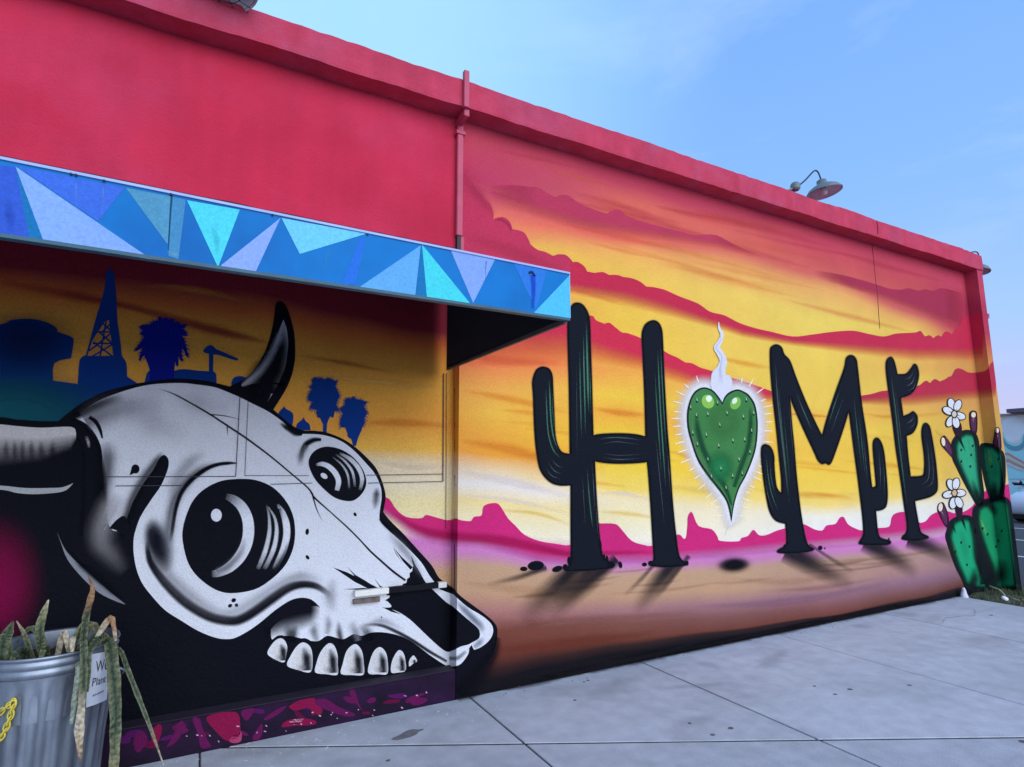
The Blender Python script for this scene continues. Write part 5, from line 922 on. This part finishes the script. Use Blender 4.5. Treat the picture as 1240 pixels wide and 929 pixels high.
# stubs on the outer face of the wall end
t = thing('wall_pipe', 'small red pipe stub sticking out of the wall end', 'pipe', (9.12, 3.66, 3.48))
m_ = MB(); m_.tube([(9.09, 3.66, 3.47), (9.22, 3.66, 3.475), (9.27, 3.66, 3.49), (9.28, 3.66, 3.54)], .022, 10); obj('pipe', m_, M_PIPE, t, smooth=True)
m_ = MB(); m_.lathe([(.04, 0), (.04, .015)], 12, Matrix.Translation((9.103, 3.66, 3.47)) @ Matrix.Rotation(R(90), 4, 'Y'), cap0=True, cap1=True); obj('flange', m_, M_PIPE, t)
m_ = MB(); m_.box(9.10, 9.20, 3.63, 3.69, 3.14, 3.20); obj('clip', m_, M_PIPE, t, bevel=.006)

# ================================================================== galvanised can planter
CX, CY, CH, CR_ = -.520, 3.305, .75, .248
M_GALV = mat('galvanised', (.26, .29, .33), .46, .3, 9, .08, 30, metal=.8, col2=(.09, .10, .12), c2scale=4, c2lo=.45, c2hi=.7, stretch=(1, 1, .35))
can = thing('metal_can', 'galvanised ribbed metal can used as a planter by the wall', 'planter', (CX, CY, 0))
T_ = Matrix.Translation((CX, CY, 0))
m_ = MB(); nseg = 192; prof = [(.200, .0), (.203, .02), (.206, .05)]+[(.206+(.238-.206)*k/12, .05+.6*k/12) for k in range(1, 13)]+[(.240, .668)]
b0 = len(m_.v)
for i, (r_, z) in enumerate(prof):
    amp = .0045*min(1, max(0, (z-.05)/.06))*min(1, max(0, (.64-z)/.05))
    for k in range(nseg):
        a = 2*math.pi*k/nseg; w = math.cos(a*26); w = max(-.5, min(.5, w*1.1))*2
        dent = .004*mnoise.noise(Vector((math.cos(a)*2, math.sin(a)*2, z*4)))
        rr = r_+amp*w+dent; m_.v.append((CX+rr*math.cos(a), CY+rr*math.sin(a), z))
for i in range(len(prof)-1):
    for k in range(nseg): m_.f.append((b0+i*nseg+k, b0+i*nseg+(k+1) % nseg, b0+(i+1)*nseg+(k+1) % nseg, b0+(i+1)*nseg+k))
obj('body', m_, M_GALV, can, smooth=True)
m_ = MB(); m_.lathe([(.238, .665), (.243, .672), (.247, .684), (.243, .696), (.240, .700), (.243, .705), (.247, .716), (.243, .728), (.240, .732), (.244, .737), (.250, .744), (.247, .752), (.240, .750), (.236, .742), (.234, .66), (.232, .50)], 64, T_); obj('rim', m_, M_GALV, can, smooth=True)
m_ = MB(); prof = [(.001, .675)]+[(.03*k, .67+.012*random.random()) for k in range(1, 8)]+[(.236, .66)]; m_.lathe(prof, 40, T_)
for i, v in enumerate(m_.v): m_.v[i] = (v[0], v[1], v[2]+.02*mnoise.noise(Vector(v)*22))
obj('soil', m_, mat('potting_soil', (.035, .028, .022), .95, .4, 40, .8, 90), can, smooth=True)
for s_ in (1, -1):
    m_ = MB(); cx, cy = CX-.243*s_*.93, CY-.243*.35*s_; d = Vector((-.35*s_, .93*s_, 0))*.06; o_ = Vector((-s_*.93, -s_*.35, 0))*.03
    c0 = Vector((cx, cy, .60)); m_.tube([c0-d, c0-d*1.05+o_+Vector((0, 0, -.02)), c0+o_*1.1+Vector((0, 0, -.055)), c0+d*1.05+o_+Vector((0, 0, -.02)), c0+d], .006, 7); obj('handle', m_, M_GALV, can, smooth=True)
# plant leaves
def leaf_mat(name):
    m, t = new_mat(name); at_ = N('ShaderNodeAttribute', t, attribute_name='Col'); p = N('ShaderNodeBsdfPrincipled', t); tcx = N('ShaderNodeTexCoord', t)
    nz = N('ShaderNodeTexNoise', t); nz.inputs['Scale'].default_value = 70; nz.inputs['Detail'].default_value = 6; Lk(tcx.outputs['Object'], nz.inputs['Vector'], t)
    mr = N('ShaderNodeMapRange', t); mr.inputs['From Min'].default_value = .35; mr.inputs['From Max'].default_value = .65; mr.inputs['To Min'].default_value = .55; mr.inputs['To Max'].default_value = 1.5; Lk(nz.outputs['Fac'], mr.inputs['Value'], t)
    sc = N('ShaderNodeVectorMath', t, operation='SCALE'); Lk(at_.outputs['Color'], sc.inputs[0], t); Lk(mr.outputs[0], sc.inputs['Scale'], t)
    Lk(sc.outputs[0], p.inputs['Base Color'], t); p.inputs['Roughness'].default_value = .6; p.inputs['Specular IOR Level'].default_value = .2; o = N('ShaderNodeOutputMaterial', t); Lk(p.outputs[0], o.inputs[0], t); return m
M_LEAF = leaf_mat('leaf')
plant = thing('snake_plant', 'drooping half dried snake plant growing in the metal can', 'plant', (CX, CY, .66))
GRN, EDG, BRN, PAL = (.022, .042, .024), (.16, .155, .08), (.26, .14, .07), (.38, .32, .22)
def leaf(path, widths, cols, n=20, fold=.3, name='leaf'):
    """path of points; closed lens-shaped section so the blade has thickness"""
    P3 = [Vector(p) for p in path]; m_ = MB(); cc = []; k = len(P3); rows = []
    for i in range(n+1):
        u = i/n*(k-1); j = min(int(u), k-2); f = u-j
        p0, p1, p2, p3 = P3[max(j-1, 0)], P3[j], P3[j+1], P3[min(j+2, k-1)]
        pt = .5*(2*p1+(p2-p0)*f+(2*p0-5*p1+4*p2-p3)*f*f+(3*p1-p0-3*p2+p3)*f**3)
        d = .5*((p2-p0)+2*(2*p0-5*p1+4*p2-p3)*f+3*(3*p1-p0-3*p2+p3)*f*f); d = d.normalized() if d.length > 1e-6 else Vector((0, 0, 1))
        w = .82*(widths[j]*(1-f)+widths[j+1]*f)*(1+.06*math.sin(i*1.7)); c = tuple(a*(1-f)+b*f for a, b in zip(cols[j], cols[j+1]))
        view = (pt-Vector((0, 0, CAM_H))).normalized(); side = d.cross(view); side = side.normalized() if side.length > 1e-4 else Vector((1, 0, 0)); side = (side+.35*math.sin(i*.5)*view).normalized(); nrm = side.cross(d).normalized()
        rows.append(len(m_.v)); ed = tuple(.15*a+.85*b for a, b in zip(c, EDG)) if c[1] > c[0] else c
        for o, hgt, col in ((-1, 0, ed), (-.8, -.02, c), (0, -fold*.5, c), (.8, -.02, c), (1, 0, ed), (0, -fold*.5-.06, c)):
            m_.v.append(tuple(pt+side*o*w/2+nrm*hgt*w*.5)); cc.append((*col, 1))
    for a, b in zip(rows[:-1], rows[1:]):
        for q in range(6): m_.f.append((a+q, a+(q+1) % 6, b+(q+1) % 6, b+q))
    return obj(name, m_, M_LEAF, plant, cols=cc)
def L3(pts): return [onY(x, y, Y) for x, y, Y in pts]
leaf(L3([(98, 800, 3.20), (101, 775, 3.19), (104, 748, 3.18), (110, 724, 3.17), (112, 712, 3.16), (107, 698, 3.15)]), [.026, .030, .034, .030, .02, .004], [GRN, GRN, GRN, BRN, BRN, (.16, .07, .04)])
leaf(L3([(100, 792, 3.10), (101, 776, 3.06), (102, 800, 3.045), (101, 830, 3.05), (98, 862, 3.055), (96, 885, 3.06), (97.5, 921, 3.06)]), [.02, .03, .036, .034, .032, .045, .006], [GRN, GRN, GRN, GRN, PAL, PAL, BRN], 28)
leaf(L3([(112, 795, 3.16), (120, 772, 3.14), (108, 790, 3.05), (107, 815, 3.05), (106, 838, 3.06)]), [.03, .034, .03, .024, .008], [GRN]*5)
leaf(L3([(120, 790, 3.20), (131, 776, 3.17), (136, 800, 3.09), (139, 840, 3.08), (140, 880, 3.08), (138, 925, 3.09), (135, 960, 3.10)]), [.04, .052, .058, .058, .05, .045, .03], [GRN, GRN, GRN, GRN, GRN, EDG, BRN], 28)
leaf(L3([(128, 795, 3.24), (144, 786, 3.18), (155, 812, 3.14), (166, 840, 3.12), (177, 868, 3.11), (186, 892, 3.10), (199, 929, 3.10)]), [.016, .02, .024, .024, .02, .014, .003], [PAL, GRN, GRN, GRN, GRN, EDG, PAL], 24)
leaf(L3([(54, 805, 3.28), (50, 785, 3.28), (48, 762, 3.28), (53, 742, 3.29), (59, 726, 3.30)]), [.03, .04, .042, .034, .003], [GRN, GRN, GRN, EDG, PAL])
leaf(L3([(114, 778, 3.2), (122, 764, 3.19), (134, 748, 3.18), (138, 760, 3.16), (140, 776, 3.15)]), [.012, .03, .03, .02, .012], [PAL, PAL, BRN, BRN, PAL], 14, name='dry_leaf')
leaf(L3([(96, 800, 3.22), (90, 790, 3.2), (96, 810, 3.065), (91, 845, 3.06), (86, 877, 3.06)]), [.03, .03, .034, .03, .012], [EDG, EDG, (.2, .24, .2), (.2, .24, .2), (.22, .26, .2)])
leaf(L3([(80, 800, 3.25), (88, 785, 3.24), (97, 765, 3.23), (102, 750, 3.22)]), [.02, .022, .02, .006], [GRN]*4, 12)
for i in range(13):
    a = random.uniform(0, 6.28); r0 = random.uniform(.02, .16); x0, y0 = CX+r0*math.cos(a), CY+r0*math.sin(a); b_ = a+random.uniform(-.6, .6); ln = random.uniform(.10, .24); hgt = random.uniform(.03, .12)
    x1, y1 = x0+math.cos(b_)*ln, y0+math.sin(b_)*ln; dr_ = math.hypot(x1-CX, y1-CY)
    if dr_ > .23: x1, y1 = CX+(x1-CX)*.23/dr_, CY+(y1-CY)*.23/dr_
    pth = [(x0, y0, .66), (x0*.7+x1*.3, y0*.7+y1*.3, .68+hgt*.8), (x0*.35+x1*.65, y0*.35+y1*.65, .69+hgt), (x1, y1, .69+hgt*.35)]
    c = random.choice([GRN, GRN, (.07, .10, .05), EDG, PAL]); leaf(pth, [.02, .034, .03, .004], [c, c, c, c], 10)
leaf(L3([(2, 800, 3.2), (4, 780, 3.19), (10, 765, 3.18), (16, 752, 3.17)]), [.04, .06, .045, .004], [GRN]*4, 12)
leaf(L3([(40, 800, 3.25), (34, 780, 3.24), (28, 765, 3.23), (20, 752, 3.22)]), [.02, .024, .018, .003], [GRN, GRN, EDG, PAL], 12)
# paper notice taped to the can
def on_can(x, y, off=.006):
    d = ray(x, y); o = Vector((0, 0, CAM_H))
    for k in range(2000):
        p = o+d*(2.2+k*.0008); rr = math.hypot(p.x-CX, p.y-CY); rc = .206+(.238-.206)*max(0, min(1, (p.z-.05)/.6))+off+.005
        if rr <= rc: return p
    return p
cs = [on_can(106.5, 793), on_can(131, 788.5), on_can(129.4, 847), on_can(104, 857)]
nn = 8; m_ = MB()
for j in range(nn+1):
    for i in range(nn+1):
        u, v = i/nn, j/nn; p = cs[0]*(1-u)*(1-v)+cs[1]*u*(1-v)+cs[2]*u*v+cs[3]*(1-u)*v
        rr = Vector((p.x-CX, p.y-CY)); rc = .206+(.238-.206)*max(0, min(1, (p.z-.05)/.6))+.0115; rr = rr.normalized()*rc; m_.v.append((CX+rr.x, CY+rr.y, p.z))
for j in range(nn):
    for i in range(nn): a = j*(nn+1)+i; m_.f.append((a, a+nn+1, a+nn+2, a+1))
top_n = len(m_.v)
for v in list(m_.v[:top_n]): rr = Vector((v[0]-CX, v[1]-CY)); f_ = (rr.length-.0012)/rr.length; m_.v.append((CX+rr.x*f_, CY+rr.y*f_, v[2]))
for f in list(m_.f[:nn*nn]): m_.f.append(tuple(top_n+i for i in reversed(f)))
sign = tag(obj('paper_notice', m_, mat('notice_paper', (.52, .54, .60), .8, .06, 30), None, smooth=True), 'white handwritten paper notice stuck on the metal can', 'notice')
def can_text(txt, u0, v0, size, name, sx=1.0):
    cu = bpy.data.curves.new('t', 'FONT'); cu.body = txt; cu.size = 1; cu.resolution_u = 3; cu.offset = 0; to = bpy.data.objects.new('t', cu); COL.objects.link(to)
    dg = bpy.context.evaluated_depsgraph_get(); me = bpy.data.meshes.new_from_object(to.evaluated_get(dg)); bpy.data.objects.remove(to); bpy.data.curves.remove(cu)
    mb = MB(); mb.f = [tuple(p.vertices) for p in me.polygons]
    for v in me.vertices:
        u = u0+v.co.x*size*sx+v.co.y*size*.12; vv = v0-v.co.y*size*.62; p = cs[0]*(1-u)*(1-vv)+cs[1]*u*(1-vv)+cs[2]*u*vv+cs[3]*(1-u)*vv
        rr = Vector((p.x-CX, p.y-CY)); rc = .206+(.238-.206)*max(0, min(1, (p.z-.05)/.6))+.0135; rr = rr.normalized()*rc; mb.v.append((CX+rr.x, CY+rr.y, p.z))
    bpy.data.meshes.remove(me); return obj(name, mb, M_BLACK, sign)
can_text('We', .30, .36, .50, 'lettering', .80); can_text('Plant', .16, .62, .36, 'lettering', .92)
m_ = MB(); pts = []
for i in range(30):
    u = .22+.5*i/29; vv = .82-.05*u+.018*math.sin(i*2.4)*(1+.5*math.sin(i)); p = cs[0]*(1-u)*(1-vv)+cs[1]*u*(1-vv)+cs[2]*u*vv+cs[3]*(1-u)*vv; rr = Vector((p.x-CX, p.y-CY)).normalized()*(.206+.032*(p.z-.05)/.6+.0132); pts.append((CX+rr.x, CY+rr.y, p.z))
m_.tube(pts, .0007, 4); obj('pen_line', m_, M_DARKMETAL, sign)
# yellow chain hanging on the can
M_YEL = mat('yellow_plastic', (.62, .50, .05), .45, .1, 20)
chain = thing('plastic_chain', 'yellow plastic chain looped on the side of the metal can', 'chain', tuple(on_can(10, 870)))
cp = [(16, 852), (15, 859), (13, 866), (11, 873), (8, 880), (5, 887), (1, 893), (-4, 898), (-10, 901)]
cp2 = [(13, 853), (7, 857), (1, 862), (-5, 868), (-11, 875)]
for path in (cp, cp2):
    for i, (x, y) in enumerate(path):
        p = on_can(x, y, .012); q = on_can(*path[min(i+1, len(path)-1)], .012) if i+1 < len(path) else p+(p-on_can(*path[i-1], .012)); d = (q-p).normalized(); out = Vector((p.x-CX, p.y-CY, 0)).normalized(); s_ = d.cross(out).normalized() if i % 2 == 0 else out
        pts = [p+d*.019*math.cos(a)+s_*.010*math.sin(a) for a in [2*math.pi*k/16 for k in range(17)]]; m_ = MB(); m_.tube(pts, .0032, 6, cap=False); obj('link', m_, M_YEL, chain, smooth=True)

# ================================================================== behind the wall end: car, mural building
M_CARP = mat('car_paint_white', (.62, .65, .70), .25, .02, 3, coat=.6); M_GLASS = mat('car_glass', (.02, .025, .035), .06, .05, 3, spec=.6); M_CHROME = mat('chrome', (.6, .6, .62), .2, .05, 9, metal=1)
car = thing('parked_car', 'white car parked beyond the end of the mural wall', 'car', (21.8, 7.1, -.03))
gz = -.03; CXF, CYM = 19.6, 7.12          # nose and middle line, facing us
stn = [(0, .30, .55, .62), (.08, .24, .70, .74), (.35, .20, .80, .82), (1.0, .18, .92, .86), (1.25, .18, .97, .87), (3.1, .18, .98, .87), (4.0, .22, .98, .85), (4.35, .30, .92, .78), (4.42, .40, .80, .72)]
def loft(secs, name, m, parent):
    mb = MB(); rws = []
    for x, ring in secs: rws.append(len(mb.v)); mb.v += [(CXF+x, CYM+y, gz+z) for y, z in ring]
    n = len(secs[0][1])
    for a, b in zip(rws[:-1], rws[1:]):
        for k in range(n): mb.f.append((a+k, b+k, b+(k+1) % n, a+(k+1) % n))
    mb.f.append(tuple(rws[0]+k for k in range(n))); mb.f.append(tuple(rws[-1]+k for k in reversed(range(n)))); return obj(name, mb, m, parent, smooth=True)
def bring(w, z0, z1): h_ = z1-z0; return [(-w*.92, z0), (w*.92, z0), (w*.99, z0+h_*.2), (w, z0+h_*.55), (w*.95, z0+h_*.86), (w*.80, z1-.02), (w*.4, z1), (-w*.4, z1), (-w*.80, z1-.02), (-w*.95, z0+h_*.86), (-w, z0+h_*.55), (-w*.99, z0+h_*.2)]
loft([(x, bring(w, a, b)) for x, a, b, w in stn], 'body', M_CARP, car)
def cring(w, z0, z1): return [(-w, z0), (w, z0), (w*.98, z0+.05), (w*.82, z1-.05), (w*.72, z1), (-w*.72, z1), (-w*.82, z1-.05), (-w*.98, z0+.05)]
cab = loft([(1.02, cring(.80, .90, .96)), (1.75, cring(.79, .92, 1.44)), (2.5, cring(.80, .92, 1.49)), (3.2, cring(.79, .92, 1.44)), (4.05, cring(.76, .92, .99))], 'cabin', M_CARP, car)
m_ = MB(); m_.quad((CXF+1.05, CYM-.70, gz+.965), (CXF+1.05, CYM+.70, gz+.965), (CXF+1.72, CYM+.57, gz+1.415), (CXF+1.72, CYM-.57, gz+1.415)); obj('windscreen', m_, M_GLASS, car).location = (-.02, 0, .015)
for s_ in (-1, 1):
    m_ = MB(); m_.quad((CXF+1.45, CYM+s_*.80, gz+1.0), (CXF+3.5, CYM+s_*.80, gz+1.0), (CXF+3.1, CYM+s_*.67, gz+1.38), (CXF+1.85, CYM+s_*.67, gz+1.38)); o = obj('side_window', m_, M_GLASS, car); o.location = (0, s_*.012, 0)
    m_ = MB(); m_.box(CXF+1.25, CXF+1.42, CYM+s_*.93-.10, CYM+s_*.93+.10, gz+.98, gz+1.12); mir = obj('mirror', m_, M_DARKMETAL, car, bevel=.03)
    m_ = MB(); m_.box(CXF+1.22, CXF+1.28, CYM+s_*.93-.09, CYM+s_*.93+.09, gz+1.05, gz+1.125); obj('mirror_cap', m_, M_CARP, mir, bevel=.02)
    m_ = MB(); m_.tube([(CXF+1.36, CYM+s_*.78, gz+.99), (CXF+1.34, CYM+s_*.88, gz+1.02)], .03, 7); obj('mirror_arm', m_, M_BLACK, mir)
    m_ = MB(); m_.lathe([(.001, -.03), (.09, -.025), (.11, 0)], 18, Matrix.Translation((CXF+.10, CYM+s_*.56, gz+.62)) @ Matrix.Rotation(R(90), 4, 'Y') @ Matrix.Scale(.6, 4, (1, 0, 0)) @ Matrix.Scale(1.5, 4, (0, 1, 0))); obj('headlight', m_, M_CHROME, car, smooth=True)
    for xw in (.85, 3.5):
        Tm = Matrix.Translation((CXF+xw, CYM+s_*.76, gz+.32)) @ Matrix.Rotation(R(90), 4, 'X'); m_ = MB(); m_.lathe([(.20, -.10), (.30, -.10), (.32, -.06), (.32, .06), (.30, .10), (.20, .10)], 28, Tm); wh = obj('wheel', m_, M_BLACK, car, smooth=True)
        m_ = MB(); m_.lathe([(.001, -.08), (.19, -.09), (.20, 0), (.19, .09), (.001, .08)], 20, Tm); obj('rim', m_, M_CHROME, wh, smooth=True)
m_ = MB(); m_.box(CXF+.02, CXF+.09, CYM-.4, CYM+.4, gz+.42, gz+.54); obj('grille', m_, M_BLACK, car, bevel=.02)
m_ = MB(); m_.box(CXF+.1, CXF+4.3, CYM-.7, CYM+.7, gz+.12, gz+.24); obj('underbody', m_, M_BLACK, car)

fb = thing('far_building', 'distant building with a turquoise wave mural behind the parked car', 'building', (33, 8, 0))
m_ = MB(); m_.box(30, 38, -2, 26, -.1, 3.62); fw_ = obj('wall', m_, mat('far_wall_turquoise', (.45, .82, .84), .8, .08, 1.5), fb)
m_ = MB(); m_.box(29.55, 38.4, -2.4, 11.42, 3.70, 3.86); obj('roof', m_, mat('far_roof', (.13, .12, .15), .8), fb)
m_ = MB(); m_.box(29.9, 38.1, -2.1, 26.1, 3.6202, 3.698); obj('cornice', m_, mat('far_cornice', (.46, .34, .30), .8), fb)
def far(pts, c, off, name, label=None, smooth=True):
    q = catmull(pts, True, 5) if smooth else pts; m_ = MB(); v = [onX(x, y, 30-off) for x, y in [p[:2] for p in q]]; m_.v = [tuple(p) for p in v]+[tuple(p+Vector((.004, 0, 0))) for p in v]
    n = len(v)
    for t_ in tessellate_polygon([v]): m_.f.append(tuple(t_)); m_.f.append(tuple(n+i for i in reversed(t_)))
    o = obj(name, m_, mat('far_paint', c, .8, .05, 2), fw_)
    if label: o['label'] = label
far([(1196, 501), (1245, 501), (1250, 512), (1250, 540), (1196, 540)], (.90, .82, .72), .006, 'painted_sky', smooth=False)
far([(1226+15*math.cos(a), 520+15*math.sin(a)) for a in [2*math.pi*k/16 for k in range(16)]], (.92, .92, .90), .014, 'painted_moon', 'large white painted disc on the far mural')
far([(1205, 540, 1), (1214, 524), (1217, 530), (1222, 535), (1230, 537), (1237, 534), (1239, 525), (1250, 524, 1), (1250, 580, 1), (1205, 580, 1)], (.42, .80, .82), .020, 'painted_wave')
far([(1218, 538), (1226, 541), (1236, 539), (1246, 541), (1246, 545), (1232, 544), (1222, 543)], (.60, .62, .42), .026, 'painted_foam')
far([(1214, 529), (1220, 537), (1230, 540.5), (1238, 536), (1240, 527), (1243, 536), (1236, 545), (1224, 545), (1216, 538)], (.16, .38, .44), .030, 'painted_wave')
for k in range(4): far([(1214, 549+k*4.4, 1), (1221, 548.4+k*4), (1229, 553+k*3.6), (1241, 560+k*3), (1241, 562+k*3), (1228, 555.6+k*3.6), (1220, 551+k*4), (1214, 551.6+k*4.4, 1)], (.62, .34, .24) if k % 2 == 0 else (.74, .66, .58), .034+.002*k, 'painted_stripe')

# ================================================================== grass, litter, small marks
gv = MB(); gc = []
def verge_z(x, y): return -.015+.05*mnoise.noise(Vector((x*2.3, y*2.3, 0)))+.03*mnoise.noise(Vector((x*9, y*9, 3)))
for i in range(5200):
    x = random.uniform(7.95, 9.55); y = random.uniform(2.0, YW-.03)
    if y > YP-.02 and XP0-.02 < x < XP1+.02: continue
    if mnoise.noise(Vector((x*3, y*3, 7)))+random.uniform(-.25, .35) < 0: continue
    near = 1.0 if y > 3.1 else .7; h_ = random.uniform(.02, .075)*near; a = random.uniform(0, 6.28); w = random.uniform(.002, .004); lx, ly = random.gauss(0, .025), random.gauss(0, .025); z = verge_z(x, y)-.003; b = len(gv.v)
    gv.v += [(x-math.cos(a)*w, y-math.sin(a)*w, z), (x+math.cos(a)*w, y+math.sin(a)*w, z), (x+lx*.5+math.cos(a)*w*.7, y+ly*.5+math.sin(a)*w*.7, z+h_*.6), (x+lx*.5-math.cos(a)*w*.7, y+ly*.5-math.sin(a)*w*.7, z+h_*.6), (x+lx, y+ly, z+h_)]
    gv.f += [(b, b+1, b+2, b+3), (b+3, b+2, b+4)]; c = random.choice([(.06, .09, .03), (.08, .10, .035), (.05, .075, .028), (.2, .17, .08)]); gc += [(*c, 1)]*5
go = obj('grass', gv, M_LEAF, None, cols=gc); go['kind'] = 'stuff'; go['label'] = 'patchy short grass on the verge at the wall end'; go['category'] = 'grass'
def stick(pts, r_, c, name, label, cat, group=None):
    q = []
    for x, y, z in pts: q.append(onZ(x, y, z))
    m_ = MB(); m_.tube(q, [r_*(1-.5*i/len(q)) for i in range(len(q))], 6); return tag(obj(name, m_, mat('dry_stalk', c, .85, .2, 30)), label, cat, group)
stick([(1199, 710, .05), (1204, 712, .055), (1210, 714, .05), (1214, 718, .045), (1217, 721, .04)], .012, (.55, .50, .36), 'dry_stalk', 'pale bent dry stalk lying on the grass below the painted cactus', 'stalk')
stick([(1221, 722, .04), (1227, 725, .045), (1234, 727, .04)], .009, (.42, .36, .26), 'dry_stalk', 'short straight dry stalk right of the white bottle cap', 'stalk')
m_ = MB(); p = onZ(1217, 724.5, .05); m_.lathe([(.001, .014), (.026, .012), (.031, .008), (.031, -.01)], 14, Matrix.Translation(p) @ Matrix.Rotation(.5, 4, 'X')); tag(obj('bottle_cap', m_, mat('white_plastic', (.8, .8, .8), .4), None, smooth=True), 'small white bottle cap lying in the grass', 'bottle cap')
m_ = MB(); m_.lathe([(.001, .115), (.012, .11), (.022, .08), (.032, .045), (.044, .0)], 9, Matrix.Translation((7.92, 3.68, -.005)))
for i, v in enumerate(m_.v): q = Vector(v); m_.v[i] = tuple(q+.010*mnoise.noise_vector(q*30))
tag(obj('white_stone', m_, mat('pale_stone', (.62, .63, .66), .8, .1, 20), None, smooth=True), 'pale pointed stone at the corner of sidewalk and wall', 'stone')
gm = MB()
for i in range(110):
    if i < 40: x, y = random.uniform(8.0, 9.5), random.uniform(2.6, 3.5); s_ = random.uniform(.006, .018); z = verge_z(x, y)+s_*.4
    else: x, y = random.uniform(1.7, 7.8), YW-abs(random.gauss(0, .05))-.012; s_ = random.uniform(.002, .006); z = s_*.5
    bm = bmesh.new(); bmesh.ops.create_icosphere(bm, subdivisions=1, radius=s_); b = len(gm.v); gm.v += [tuple(Vector((x, y, z))+v.co*random.uniform(.7, 1.2)) for v in bm.verts]; gm.f += [tuple(b+v.index for v in f.verts) for f in bm.faces]; bm.free()
go = obj('gravel', gm, mat('gravel', (.26, .24, .22), .9, .5, 5)); go['kind'] = 'stuff'; go['label'] = 'scattered grit along the wall foot and on the verge'; go['category'] = 'gravel'
# marks on the sidewalk: stain, gum spots, paint drips
def blob(cx, cy, rx, ry, c, name, z=.0012, rot=0, jag=.25, n=22):
    m_ = MB(); pts = []
    for k in range(n):
        a = 2*math.pi*k/n; rr = 1+jag*mnoise.noise(Vector((math.cos(a)*1.5+cx, math.sin(a)*1.5+cy, cx))); x, y = rx*rr*math.cos(a), ry*rr*math.sin(a); pts.append((cx+x*math.cos(rot)-y*math.sin(rot), cy+x*math.sin(rot)+y*math.cos(rot)))
    m_.prism(pts, 2, .0002, z); return obj(name, m_, c, sidewalk)
M_STAIN = mat('dark_stain', (.16, .155, .155), .8, .2, 30); M_GUM = mat('old_gum', (.11, .105, .105), .8); M_DRIP = mat('paint_drip', (.60, .60, .64), .6, .1, 30); M_WEAR = mat('worn_patch', (.33, .325, .325), .85, .15, 14)
p = onZ(495, 889); blob(p.x, p.y, .095, .035, M_STAIN, 'stain', rot=.25, jag=.5); p = onZ(484, 893); blob(p.x, p.y, .045, .014, M_STAIN, 'stain', z=.0016, rot=.3, jag=.5)
for x, y, s_ in [(696, 848, .012), (1029, 835, .02), (1011, 841, .016), (986, 831, .012), (885, 882, .018), (863, 890, .016), (986.5, 831, .01), (1101, 830, .016), (1238, 898, .02), (835, 876, .012), (712, 824, .012), (707, 826, .01), (1200, 745, .02), (900, 760, .02), (470, 921, .012)]:
    p = onZ(x, y); blob(p.x, p.y, s_, s_*.8, M_GUM, 'gum_spot', n=12)
for i in range(60):
    x = random.uniform(180, 620); yb = 913-.185*(x-200) if x < 560 else 846; p = onZ(x, yb+abs(random.gauss(0, 14))+6); s_ = random.uniform(.002, .007); blob(p.x, p.y, s_*random.uniform(1, 2.6), s_, M_DRIP, 'paint_drip', n=8, rot=random.random()*3)

# soft stains on the concrete and the dirt line along the wall foot
def soft_patch(cx, cy, rx, ry, c, a, rot, z, name):
    m_ = MB(); cc = []; n = 20; rr = [k/5 for k in range(6)]; sd_ = random.uniform(0, 50)
    for r_ in rr:
        for k in range(n):
            t = 2*math.pi*k/n; f = r_*(1+.35*mnoise.noise(Vector((math.cos(t)*1.6+sd_, math.sin(t)*1.6, sd_)))); x, y = rx*f*math.cos(t), ry*f*math.sin(t)
            m_.v.append((cx+x*math.cos(rot)-y*math.sin(rot), cy+x*math.sin(rot)+y*math.cos(rot), z)); cc.append((*c, a*(1-r_*r_)**2))
    for i in range(5):
        for k in range(n): m_.f.append((i*n+k, (i+1)*n+k, (i+1)*n+(k+1) % n, i*n+(k+1) % n))
    return obj(name, m_, M_PAINT, sidewalk, cols=cc)
for i in range(34):
    x, y = random.uniform(-.2, 7.6), random.uniform(.8, 3.6); soft_patch(x, y, random.uniform(.08, .45), random.uniform(.05, .22), random.choice([(.22, .21, .21), (.26, .25, .25), (.6, .6, .62), (.24, .22, .19)]), random.uniform(.08, .22), random.uniform(-.6, .6), .0016+.00008*i, 'stain')
m_ = MB(); cc = []; nd = 240
for k in range(nd+1):
    x = 1.585+(7.9-1.585)*k/nd; w = .05+.045*mnoise.noise(Vector((x*3, 0, 4)))+.03*mnoise.noise(Vector((x*14, 0, 9))); w = max(w, .012)
    for f, a in ((0, .85), (.35, .5), (1, 0)): m_.v.append((x, YW-.0064-w*f, .0046)); cc.append((.045, .036, .036, a))
for k in range(nd):
    for j in (0, 1): a = k*3+j; m_.f.append((a, a+1, a+4, a+3))
obj('dirt_line', m_, M_PAINT, sidewalk, cols=cc)
def ground_crack(pts): 
    m_ = MB(); q = []
    for (x0, y0), (x1, y1) in zip(pts[:-1], pts[1:]):
        for k in range(6): t = k/6; q.append((x0+(x1-x0)*t+random.gauss(0, .008), y0+(y1-y0)*t+random.gauss(0, .008), .0006))
    m_.tube(q, [random.uniform(.0005, .0013) for _ in q], 4); obj('crack', m_, M_JOINT, sidewalk)
ground_crack([(6.34, 3.2), (6.7, 3.28), (7.05, 3.2), (7.4, 3.33)]);
